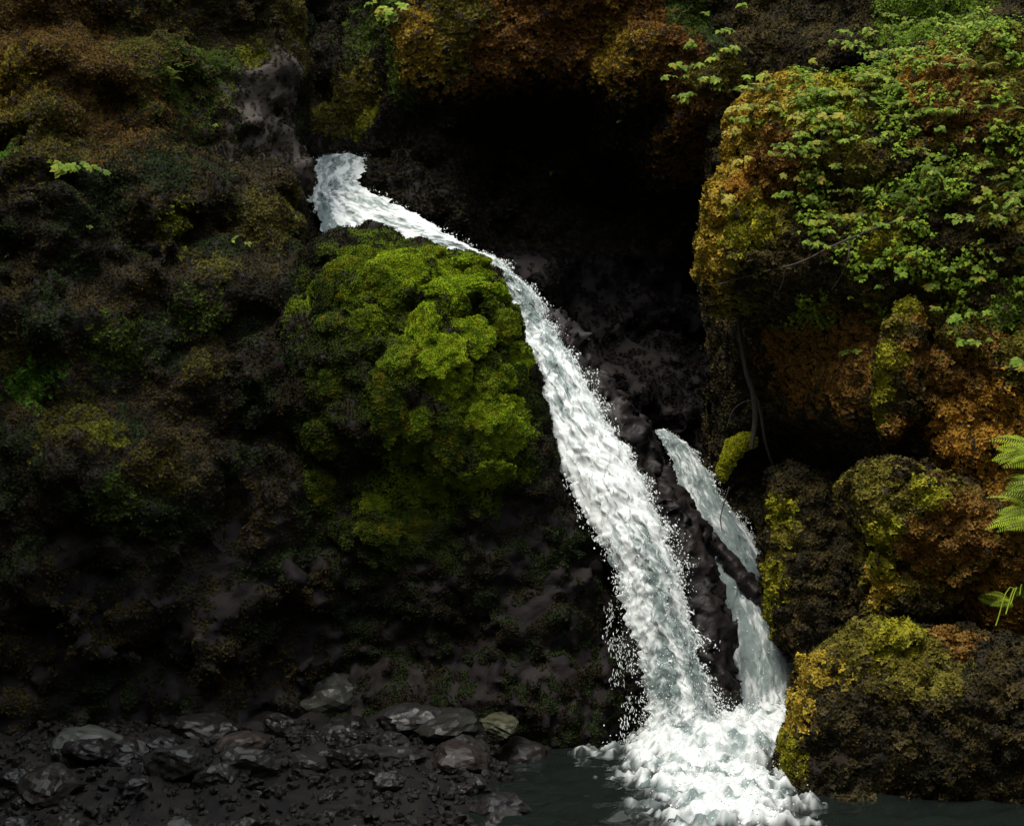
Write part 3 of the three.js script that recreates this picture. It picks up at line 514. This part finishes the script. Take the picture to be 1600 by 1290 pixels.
// ---------------------------------------------------------------- loose stones
function stone(px, py, z, rx, ry, rz, label, hue, group, f = 0.3) {
  const g = new THREE.IcosahedronGeometry(1, 5), P = g.attributes.position, s = (16 - z) / 16 / PXM, off = range(0, 99);
  for (let i = 0; i < P.count; i++) {
    let p = V().fromBufferAttribute(P, i); const d = p.clone();
    for (let q = 0; q < 7; q++) { const n = V(N3(q * 3.1, off, 1), N3(q * 3.1, off, 2), N3(q * 3.1, off, 3)).normalize(), c = 0.68 + 0.2 * N3(q, off, 9), t = p.dot(n); if (t > c) p.addScaledVector(n, (c - t) * 0.8); }
    p.addScaledVector(d, f * fbm(d.x * 1.5 + off, d.y * 1.5, d.z * 1.5, 2) * 0.6 + 0.05 * fbm(d.x * 6 + off, d.y * 6, d.z * 6, 2));
    P.setXYZ(i, p.x * rx * s, p.y * ry * s, p.z * rz);
  }
  g.computeVertexNormals();
  const o = mesh('stone', paint(g, (x, y, z2) => { const t = fbm(x * 6 + off, y * 6, z2 * 6, 3); return mixc(hue, mixc(hue, C.rock, 0.75), smooth(-0.1, 0.35, t)); }), stoneMat);
  o.position.copy(at(px, py, z)); o.rotation.set(range(-0.2, 0.2), range(-0.3, 0.3), range(-0.25, 0.25)); o.userData = { label, category: 'stone' }; if (group) o.userData.group = group;
  return o;
}
const groundY = (x, z) => -0.14 + 0.28 * (1 - smooth(-1.3, 0.9, x)) * (1 - smooth(1.4, 4.4, z)) + 0.16 * fbm(x * 1.6, 3, z * 1.6, 4) - smooth(-0.6, 0.4, x) * 0.3;
stone(140, 1172, 1.75, 62, 34, 0.35, 'pale grey stone with a white vein at the foot of the dark cliff', [0.07, 0.074, 0.063]);
stone(515, 1088, H(515, 1088).z - 0.1, 62, 46, 0.4, 'grey rounded boulder with a smooth face leaning on the dark cliff foot', [0.042, 0.043, 0.035]);
stone(205, 1175, 1.6, 52, 30, 0.3, 'dark angular stone touching the pale grey stone', [0.022, 0.020, 0.019]);
stone(378, 1165, 1.5, 46, 22, 0.3, 'flat brown stone with a bright top in the streamside rubble', [0.045, 0.034, 0.028]);
stone(640, 1125, 1.0, 62, 26, 0.35, 'broad low dark stone under the green boulder', [0.022, 0.020, 0.019]);
stone(695, 1140, 1.1, 60, 30, 0.35, 'dark striped stone beside the broad low stone', [0.020, 0.020, 0.017]);
stone(782, 1132, 0.9, 34, 16, 0.25, 'small pale olive stone under the green boulder', [0.06, 0.06, 0.036]);
stone(600, 1185, 1.6, 70, 30, 0.35, 'long rounded dark stone at the water edge', [0.024, 0.022, 0.019]);
stone(715, 1185, 1.6, 56, 28, 0.35, 'brownish dark stone between the streamside stones', [0.028, 0.021, 0.018]);
{
  for (let i = 0; i < 95; i++) {
    const z = range(0.7, 3.9), x = range(-6, 0.55), r = Math.exp(range(1.9, 3.75)), q = V(x, groundY(x, z) + r / 150 * 0.25, z), [px, py] = toward(q);
    if (px < -60) continue;
    const tone = Math.floor(rnd() * 4);
    stone(px, py, z, r * 1.35, r * 0.8, r / 140, `${r < 11 ? 'small' : r < 22 ? 'medium' : 'large'} ${['black', 'brownish black', 'jet black', 'dark grey'][tone]} stone ${x > -0.9 ? 'at the edge of the pool' : z < 1.7 ? 'at the foot of the dark cliff' : 'in the gravel away from the cliff'}`, [[0.012, 0.010, 0.010], [0.017, 0.014, 0.012], [0.009, 0.008, 0.008], [0.022, 0.021, 0.019]][tone], 'dark stones along the water edge');  // stone tones lowered so their colour carries the shade of this corner
  }
  const gr = shade(new THREE.InstancedMesh(DROP, stoneMat2, 3000)), m = new THREE.Matrix4(), q = new THREE.Quaternion(), e = new THREE.Euler(), c = new THREE.Color();
  for (let i = 0; i < 3000; i++) { const x = range(-6.2, 0.7), z = range(0.4, 4.2), r = Math.exp(range(Math.log(0.012), Math.log(0.06))), k = range(0.005, 0.016); gr.setMatrixAt(i, m.compose(V(x, groundY(x, z) + r * 0.2, z), q.setFromEuler(e.set(range(0, 6), range(0, 6), range(0, 6))), V(r * range(0.7, 1.4), r * range(0.5, 1), r * range(0.7, 1.3)))); gr.setColorAt(i, c.setRGB(k, k * 0.88, k * 0.82)); }  // very dark gravel tone stands in for shade here
  gr.name = 'gravel'; gr.userData = { kind: 'stuff', label: 'wet gravel along the pool with shade put into its dark colour', category: 'gravel' }; scene.add(gr);
  const bank2 = new THREE.PlaneGeometry(9, 5, 90, 50); bank2.rotateX(-Math.PI / 2); bank2.translate(-4.2, 0, 2.2);
  const P = bank2.attributes.position; for (let i = 0; i < P.count; i++) P.setY(i, groundY(P.getX(i), P.getZ(i))); bank2.computeVertexNormals();
  structure('stony_ground', paint(bank2, (x, y, z) => mixc([0.008, 0.007, 0.007], [0.018, 0.015, 0.013], smooth(-0.2, 0.4, fbm(x * 4, 3, z * 4, 3))), true), rockMat, 'wet stony ground along the pool with shade put into its colour');  // ground colour darkened in place of shade
}

// ---------------------------------------------------------------- plants
const leafMat = (r, g, b) => new THREE.MeshPhysicalMaterial({ color: new THREE.Color().setRGB(r, g, b), roughness: 1, specularIntensity: 0.25, transmission: 0.3, thickness: 0, side: THREE.DoubleSide });
const LEAFS = { green: [leafMat(0.12, 0.20, 0.025), leafMat(0.16, 0.25, 0.03), leafMat(0.10, 0.165, 0.028), leafMat(0.19, 0.27, 0.03), leafMat(0.25, 0.31, 0.045), leafMat(0.24, 0.23, 0.03)], yellow: [leafMat(0.32, 0.26, 0.04), leafMat(0.28, 0.28, 0.05)], fern: [leafMat(0.32, 0.42, 0.03), leafMat(0.27, 0.38, 0.03)] };
const stemMat = new THREE.MeshStandardMaterial({ color: new THREE.Color().setRGB(0.09, 0.075, 0.03), roughness: 0.8 });
const barkMat = new THREE.MeshStandardMaterial({ color: new THREE.Color().setRGB(0.045, 0.034, 0.026), roughness: 0.85, bumpMap: grain, bumpScale: 0.01 });
function leaflet(len, wid, fold, dir, seed) {              // a toothed oval blade, folded along its midrib, starting at the origin along +x turned by dir
  const r = mulberry(seed), n = 5, pos = [], idx = [], c = Math.cos(dir), s = Math.sin(dir);
  for (let i = 0; i <= n; i++) {
    const t = i / n, w = wid * Math.sin(Math.PI * Math.pow(t, 0.8)) * (i % 2 ? 1.08 : 0.86) * 0.5, x = len * t, sag = -0.25 * len * t * t;
    for (const k of [-1, 0, 1]) { const z = k * w, y = sag + Math.abs(k) * fold * w + (r() - 0.5) * 0.004; pos.push(c * x - s * z, y, s * x + c * z); }
  }
  for (let i = 0; i < n; i++) for (let k = 0; k < 2; k++) { const a = i * 3 + k; idx.push(a, a + 1, a + 3, a + 1, a + 4, a + 3); }
  const g = new THREE.BufferGeometry(); g.setAttribute('position', new THREE.Float32BufferAttribute(pos, 3)); g.setIndex(idx); g.computeVertexNormals(); return g;
}
const shift = (g, x, y, z) => { g.translate(x, y, z); return g; };
const TRI = [0, 1, 2].map((q) => mergeGeometries([shift(leaflet(0.075, 0.05, 0.35, 0, q * 7 + 1), 0.02, 0, 0), leaflet(0.06, 0.042, 0.3, 1.05, q * 7 + 2), leaflet(0.06, 0.042, 0.3, -1.1, q * 7 + 3)]));
const LOBED = [0, 1].map((q) => mergeGeometries([0, 0.65, -0.65, 1.35, -1.35].map((d, i) => leaflet(0.07 - i * 0.006, 0.042, 0.2, d, q * 9 + i + 40))));
const OVAL = [leaflet(0.075, 0.05, 0.3, 0, 91), leaflet(0.06, 0.045, 0.4, 0, 92)];
const tube = (pts, r, seg = 8) => new THREE.TubeGeometry(new THREE.CatmullRomCurve3(pts), seg, r, 5);
function plant(px, py, { size = 1, leaves = 12, kind = 'green', shape = TRI, spread = 0.22, rise = 0.2, label, group, category = 'plant', name = 'leafy_plant' }) {
  const h = hit(px, py); if (!h) return;
  if (typeof label === 'function') label = label(px, py, size, leaves);
  const o = thing(name, label, category, group, h.p.clone().addScaledVector(h.n, -0.015)), parts = [];
  const out = V(h.n.x, Math.max(0.15, h.n.y), Math.max(0.2, h.n.z)).normalize(), stems = Math.max(1, Math.round(leaves / 5));
  let left = leaves;
  for (let s = 0; s < stems; s++) {
    const a = range(0, 6.28), e = out.clone().multiplyScalar(rise * size * range(0.7, 1.2)).add(V(Math.cos(a) * spread * size, range(0, 0.12) * size, Math.sin(a) * spread * 0.5 * size + 0.04));
    const mid = e.clone().multiplyScalar(0.5).add(V(0, 0.05 * size, 0)); e.y -= 0.03 * size;
    const cv = new THREE.CatmullRomCurve3([V(0, 0, 0), mid, e]); parts.push(new THREE.TubeGeometry(cv, 5, 0.004, 4));
    const n = Math.ceil(left / (stems - s)); left -= n;
    for (let i = 0; i < n; i++) {
      const t = 0.35 + 0.65 * (i + 1) / n, p = cv.getPoint(t), m = mesh('leaf', pick(shape), pick(LEAFS[kind]), o);
      const nn = V(range(-0.6, 0.6), 0.6, range(0.0, 1.0)).addScaledVector(out, 0.35).normalize(), aa = range(0, 6.28), dd = V(Math.cos(aa), -0.25, Math.sin(aa) * 0.8 + 0.3); dd.addScaledVector(nn, -dd.dot(nn)).normalize();
      m.position.copy(p); m.quaternion.setFromRotationMatrix(new THREE.Matrix4().makeBasis(dd, nn, V().crossVectors(dd, nn))); m.scale.setScalar(size * range(0.6, 1.4));
    }
  }
  mesh('stem', mergeGeometries(parts), stemMat, o); return o;
}
const onOutcrop = (kind, n, region, opt, label, group) => { for (let i = 0; i < n; i++) { const [px, py] = region(); plant(px, py, { kind, leaves: Math.round(range(17, 26)), size: range(0.34, 0.66), label, group, ...opt }); } };
// crest line: pale leaves in the light
onOutcrop('green', 18, () => { const t = rnd(); return [lerp(1165, 1420, t), lerp(150, 118, t) + range(-8, 50)]; }, { spread: 0.32, rise: 0.2 }, (x, y, s, n) => `light green ${s < 0.5 ? 'small leaved' : s < 0.63 ? 'leafy' : 'large leaved'}${n > 21 ? ' bushy' : n > 18 ? '' : ' sparse'} plant on the golden crest of the large outcrop`, 'plants along the outcrop crest');
onOutcrop('green', 62, () => [range(1240, 1595), range(150, 400)], { spread: 0.4, rise: 0.3 }, (x, y, s, n) => `green ${s < 0.5 ? 'small leaved' : s < 0.63 ? 'leafy' : 'large leaved'}${n > 21 ? ' bushy' : n > 18 ? '' : ' sparse'} plant ${x < 1350 ? 'by the golden edge' : x < 1480 ? 'midway' : 'toward the ferns'} of the outcrop face, ${y < 240 ? 'high up' : y < 330 ? 'halfway' : 'low down'}`, 'green plants on the outcrop face');
onOutcrop('green', 24, () => [range(1380, 1600), range(30, 150)], { spread: 0.4, rise: 0.28 }, (x, y, s, n) => `green ${s < 0.5 ? 'small leaved' : s < 0.63 ? 'leafy' : 'large leaved'}${n > 21 ? ' bushy' : n > 18 ? '' : ' sparse'} plant on the slope above the large outcrop`, 'green plants above the outcrop');
onOutcrop('yellow', 8, () => [range(1150, 1300), range(170, 400)], { leaves: 8, size: 0.8 }, 'small yellow leaved plant in the golden moss of the outcrop edge', 'yellow leaved plants on the outcrop edge');
onOutcrop('green', 20, () => [range(1300, 1600), range(400, 560)], { spread: 0.3, leaves: 11 }, (x, y, s, n) => `green ${s < 0.5 ? 'small leaved' : s < 0.63 ? 'leafy' : 'large leaved'}${n > 21 ? ' bushy' : n > 18 ? '' : ' sparse'} plant on the bank under the large outcrop${x < 1400 ? ' by the mossy ridge' : ''}`, 'green plants under the outcrop');
for (const [px, py, n] of [[1345, 65, 16], [1370, 85, 14], [1320, 75, 14], [1270, 112, 8], [1400, 95, 14]]) plant(px, py, { leaves: n, size: 0.75, kind: 'green', spread: 0.4, label: 'green leafy shrub spreading over the dark gap behind the outcrop', group: 'shrubs behind the outcrop' });
for (const [px, py, s] of [[1205, 505, 0.9], [1245, 500, 0.6]]) plant(px, py, { leaves: 5, size: s, kind: 'green', shape: LOBED, spread: 0.08, rise: 0.1, label: 'small lobed leaf plant under the outcrop overhang above the hanging root', group: 'lobed plants under the overhang' });
for (const [px, py] of [[1480, 460], [1540, 440], [1555, 425], [1500, 525], [1580, 580]]) plant(px, py, { leaves: 6, size: 1.2, kind: 'green', shape: LOBED, spread: 0.14, rise: 0.15, label: 'bright lobed leaf plant on the bank below the outcrop', group: 'bright lobed plants on the bank' });
// on the cliff opposite
for (const [px, py, n, s] of [[95, 280, 14, 1.1], [75, 265, 10, 1], [130, 268, 8, 0.9]]) plant(px, py, { leaves: n, size: s, kind: 'green', shape: LOBED, spread: 0.18, rise: 0.14, label: 'bright green lobed leaf plant on the dark cliff beside the boulder', group: 'lobed plants on the dark cliff' });
for (const [px, py, n] of [[382, 385, 9], [300, 515, 5], [370, 375, 7], [460, 345, 6], [330, 200, 5], [55, 120, 5], [130, 360, 5], [10, 400, 6]]) plant(px, py, { leaves: n, size: 0.55, kind: 'green', shape: OVAL, spread: 0.12, rise: 0.08, label: 'tiny pale round leaved plant on the dark mossy cliff', group: 'tiny pale plants on the dark cliff' });
for (const [px, py, n] of [[870, 205, 8], [885, 210, 6], [985, 205, 6], [860, 280, 4]]) plant(px, py, { leaves: n, size: 1, kind: 'green', shape: OVAL, spread: 0.16, rise: 0.14, label: 'shaded leafy plant on the black wall under the brown moss overhang', group: 'plants on the black recess wall' });
for (let i = 0; i < 14; i++) plant(range(1040, 1190), range(10, 170), { leaves: 10, size: 0.8, kind: 'green', spread: 0.25, rise: 0.2, label: 'dull green leafy plant on the mossy slope behind the outcrop', group: 'plants on the slope behind the outcrop' });
for (let i = 0; i < 5; i++) plant(range(585, 640), range(10, 60), { leaves: 8, size: 1.2, kind: 'green', spread: 0.25, rise: 0.2, label: 'dull green leafy plant above the head of the stream', group: 'plants above the stream head' });
{ // fine undergrowth between the plants, too dense to count
  const parent = rightCliff, list = [...OVAL, ...[TRI[0]]];
  const under = (surface, seed) => cover('undergrowth', outcrop, TRI[1], LEAFS.green[1], surface, 1200, (p, n, r) => { const [a, b] = [p.x, p.y]; const k = fbm(a * 1.4, b * 1.4, p.z * 1.4 + 60, 3); return a > 2.9 && k > 0.0 && r() < 0.75 ? [0.42, vary([1, 1, 0.7], r, 0.5)] : null; }, -0.5, seed, 120, 0.13);
  under(crestM.geometry, 51);
}
// ferns
function frondGeo(len, pairs, wid, seed) {
  const r = mulberry(seed), gs = [], pts = [];
  for (let i = 0; i <= 6; i++) { const t = i / 6; pts.push(V(len * t, 0.28 * len * Math.sin(t * 2.3) - 0.25 * len * t * t, 0)); }
  const cv = new THREE.CatmullRomCurve3(pts), stalk = new THREE.TubeGeometry(cv, 10, 0.004, 4);
  for (let i = 0; i < pairs; i++) { const t = 0.12 + 0.88 * i / pairs, p = cv.getPoint(t), l = wid * Math.sin(Math.PI * (0.12 + 0.86 * t)) * (0.9 + 0.2 * r()); for (const k of [-1, 1]) { const g = leaflet(Math.max(0.012, l), Math.max(0.007, len / pairs * 0.5), 0.2, k * 1.2, seed + i); g.translate(p.x, p.y, p.z); gs.push(g); } }
  return [stalk, mergeGeometries(gs.map((g) => { const q = g.index ? g.toNonIndexed() : g; for (const n of Object.keys(q.attributes)) if (n !== 'position' && n !== 'normal') q.deleteAttribute(n); return q; }))];
}
const FROND = [frondGeo(0.6, 26, 0.12, 300), frondGeo(0.48, 22, 0.10, 340)];
function fern(px, py, n, size, label, face = 0, fan = 2.2, kind = 'fern', group, tilt = 0) {
  const h = hit(px, py); if (!h) return; const o = thing('fern', label, 'fern', group, h.p);
  for (let i = 0; i < n; i++) { const fg = pick(FROND), m = mesh('frond', fg[1], pick(LEAFS[kind]), o); mesh('stalk', fg[0], stemMat, m); m.rotation.set(tilt + range(-0.6, 0.6), face + (n > 1 ? i / (n - 1) - 0.5 : 0) * fan + range(-0.15, 0.15), range(-0.1, 0.7), 'YXZ'); m.scale.setScalar(size * range(0.8, 1.15)); }
}
fern(1640, 725, 18, 0.95, 'bright yellow green fern leaning out over the rusty bank', Math.PI - 0.3, 1.8, 'fern', undefined, -0.55);
fern(1640, 825, 18, 0.95, 'bright green fern hanging lower on the rusty bank beside the olive boulder', Math.PI - 0.2, 1.6, 'fern', undefined, -0.55);
fern(1642, 775, 16, 0.9, 'yellow green fern crowded between the two bright ferns on the bank', Math.PI - 0.25, 1.8, 'fern', undefined, -0.4);
fern(1530, 905, 3, 0.5, 'small pale fern in the rust coloured moss', Math.PI, 1.6, 'fern', undefined, -0.7);
fern(1585, 945, 4, 0.55, 'low fern tuft above the low rounded boulder', Math.PI, 2.2, 'fern', undefined, -0.7);
for (const [px, py] of [[1450, 300], [1500, 320], [1560, 330], [1590, 300], [1480, 190], [1560, 180], [1420, 330], [1590, 420], [1530, 110]]) fern(px, py, 5, 0.6, 'small green fern among the leafy plants of the outcrop', Math.PI / 2 * -1, 4, 'green', 'ferns among the outcrop plants');
for (const [px, py] of [[280, 110], [320, 95], [260, 125]]) fern(px, py, 5, 0.5, 'dull green fern on the upper slope of the dark cliff', -1.5, 4, 'green', 'ferns on the dark cliff');
{ // grass blades
  const blade = (pts, w) => { const g = new THREE.TubeGeometry(new THREE.CatmullRomCurve3(pts), 8, w, 4); g.scale(1, 1, 1); return g; };
  const base = hit(1600, 935)?.p ?? at(1600, 935, 1.2), o = thing('grass_tuft', 'long narrow green grass blades drooping over the low boulder', 'grass', undefined, base);
  for (const [dx, dy, dz] of [[-0.34, -0.22, 0.25], [-0.22, -0.02, 0.3], [-0.12, 0.06, 0.25], [-0.28, -0.1, 0.35], [-0.06, -0.2, 0.3]]) mesh('blade', blade([V(0, 0, 0), V(dx * 0.5, Math.max(dy, 0) * 0.5 + 0.12, dz * 0.5), V(dx, dy, dz)], 0.007), LEAFS.fern[1], o);
}
{ // roots and branches
  const run = (name, label, cat, pts, r0, r1, mat = barkMat, group) => {
    const P = pts.map(([px, py, z]) => at(px, py, z === null ? H(px, py).z + 0.11 : z)), cv = new THREE.CatmullRomCurve3(P), g = new THREE.TubeGeometry(cv, pts.length * 6, 1, 7), Q = g.attributes.position, n = 8;
    for (let i = 0; i < Q.count; i++) { const ring = Math.floor(i / n) / (pts.length * 6), c = cv.getPointAt(clamp(ring)), p = V().fromBufferAttribute(Q, i).sub(c), k = lerp(r0, r1, ring) * (1 + 0.3 * fbm(c.x * 14, c.y * 14, c.z, 2)); Q.setXYZ(i, c.x + p.x * k, c.y + p.y * k, c.z + p.z * k); }
    g.computeVertexNormals(); const o = mesh(name, g, mat); o.userData = { label, category: cat }; if (group) o.userData.group = group; return o;
  };
  run('hanging_root', 'long bare root hanging from the outcrop over the dark gap', 'root', [[1150, 480, -0.6], [1158, 530, -0.6], [1166, 580, -0.65], [1178, 620, -0.7], [1180, 660, -0.75], [1174, 700, -0.8]], 0.018, 0.035);
  run('hanging_root', 'thin bare root hanging just behind the long root', 'root', [[1172, 590, -0.8], [1188, 640, -0.85], [1196, 690, -0.95], [1212, 740, -1.1]], 0.02, 0.012);
  run('dead_twig', 'pale curved twig arching from the hanging root', 'twig', [[1180, 625, -0.68], [1162, 628, -0.65], [1145, 642, -0.6], [1136, 668, -0.6]], 0.007, 0.003);
  run('dead_branch', 'thin dead branch lying across the face of the outcrop', 'branch', [[1120, 445, null], [1190, 425, null], [1250, 410, null], [1300, 385, null], [1365, 358, null], [1420, 340, null]], 0.008, 0.014);
  run('dead_branch', 'thin dead twig dangling from the dead branch', 'branch', [[1228, 420, null], [1222, 445, null], [1205, 470, null], [1192, 492, null]], 0.008, 0.004);
  run('dead_branch', 'forked dead twig under the leafy face of the outcrop', 'branch', [[1328, 372, null], [1325, 405, null], [1312, 435, null], [1300, 452, null]], 0.007, 0.004);
  run('dead_twig', 'black forked twig hanging over the second waterfall', 'twig', [[1140, 760, -1.2], [1132, 785, -1.15], [1126, 810, -1.1], [1128, 828, -1.1]], 0.008, 0.005);
  const k = thing('mossy_stub', 'moss covered branch stub jutting over the second waterfall', 'branch stub');
  const sg = solid(dress(balls([ball(1165, 690, -0.9, 16, 12, 0.12), ball(1148, 700, -0.85, 16, 14, 0.12), ball(1136, 718, -0.8, 12, 16, 0.1), ball(1130, 738, -0.8, 7, 14, 0.06)], 0.08), 0.02, 0.02, 0.03), [2, 2.3, -1.3], [2.9, 3.4, -0.4], 0.02);
  mesh('wood', paint(sg, () => [0.08, 0.08, 0.015]), rockMat, k);
  cover('moss', k, T_MOSS, mossMat, sg, 2600, (p, n, r) => [1, vary([0.26, 0.27, 0.012], r, 0.35)], 0.2, 61);
  const sl = thing('rock_slab', 'narrow wet slab lying slanted across the second waterfall', 'rock');
  const A = at(1112, 842, -1.62), B = at(1214, 966, -1.2), AB = B.clone().sub(A), q = V();
  const slabF = (x, y, z) => { q.set(x, y, z).sub(A); const t = clamp(q.dot(AB) / AB.lengthSq()); return q.addScaledVector(AB, -t).length() - 0.07 - 0.05 * t + 0.07 * fbm(x * 4, y * 4, z * 4, 3); };
  mesh('rock', paint(solid(slabF, [1.8, 0.7, -2], [3.5, 2.6, -0.7], 0.025), rockColor), wetMat, sl);
}
{ // added broadleaf tree, outside the frame, placed to shade the dark cliff foot
  const t = thing('added_shade_tree', 'added unseen tree leaning over the gorge to shade the dark cliff foot', 'tree', undefined, V(-8.6, 7.4, 8));
  const lim = (pts, a, b) => { const cv = new THREE.CatmullRomCurve3(pts), g = new THREE.TubeGeometry(cv, 14, 1, 8), P = g.attributes.position; for (let i = 0; i < P.count; i++) { const u = Math.floor(i / 9) / 14, c = cv.getPointAt(clamp(u)), r = lerp(a, b, u); P.setXYZ(i, c.x + (P.getX(i) - c.x) * r, c.y + (P.getY(i) - c.y) * r, c.z + (P.getZ(i) - c.z) * r); } g.computeVertexNormals(); return g; };
  mesh('trunk', lim([V(0, -0.6, 0), V(0.5, 2, 0), V(1.2, 4.2, 0.1), V(1.6, 6, 0.3)], 0.28, 0.12), barkMat, t);
  for (let i = 0; i < 6; i++) { const a = i * 1.05; mesh('limb', lim([V(1.2, 4.2, 0.1), V(1.2 + Math.cos(a) * 1.2, 5.2, 0.3 + Math.sin(a) * 1.1), V(1.2 + Math.cos(a) * 2.5, 5.7, 0.4 + Math.sin(a) * 2.3)], 0.1, 0.03), barkMat, t); }
  const o = shade(new THREE.InstancedMesh(LOBED[0], LEAFS.green[2], 5000)), m = new THREE.Matrix4(), q = new THREE.Quaternion(), e = new THREE.Euler();
  for (let i = 0; i < 5000; i++) { let p; do p = V(range(-1, 1), range(-1, 1), range(-1, 1)); while (p.length() > 1 || fbm(p.x * 3, p.y * 3, p.z * 3, 2) < -0.1); const k = range(1.8, 3.2); o.setMatrixAt(i, m.compose(V(1.2 + p.x * 3.4, 5.6 + p.y * 1.5, p.z * 3.2 + 0.4), q.setFromEuler(e.set(range(-0.6, 0.6), range(0, 6.28), range(-0.6, 0.6))), V(k, k, k))); }
  o.name = 'crown'; o.userData.kind = 'stuff'; t.add(o);
}
tick('plants');
renderer.render(scene, camera);
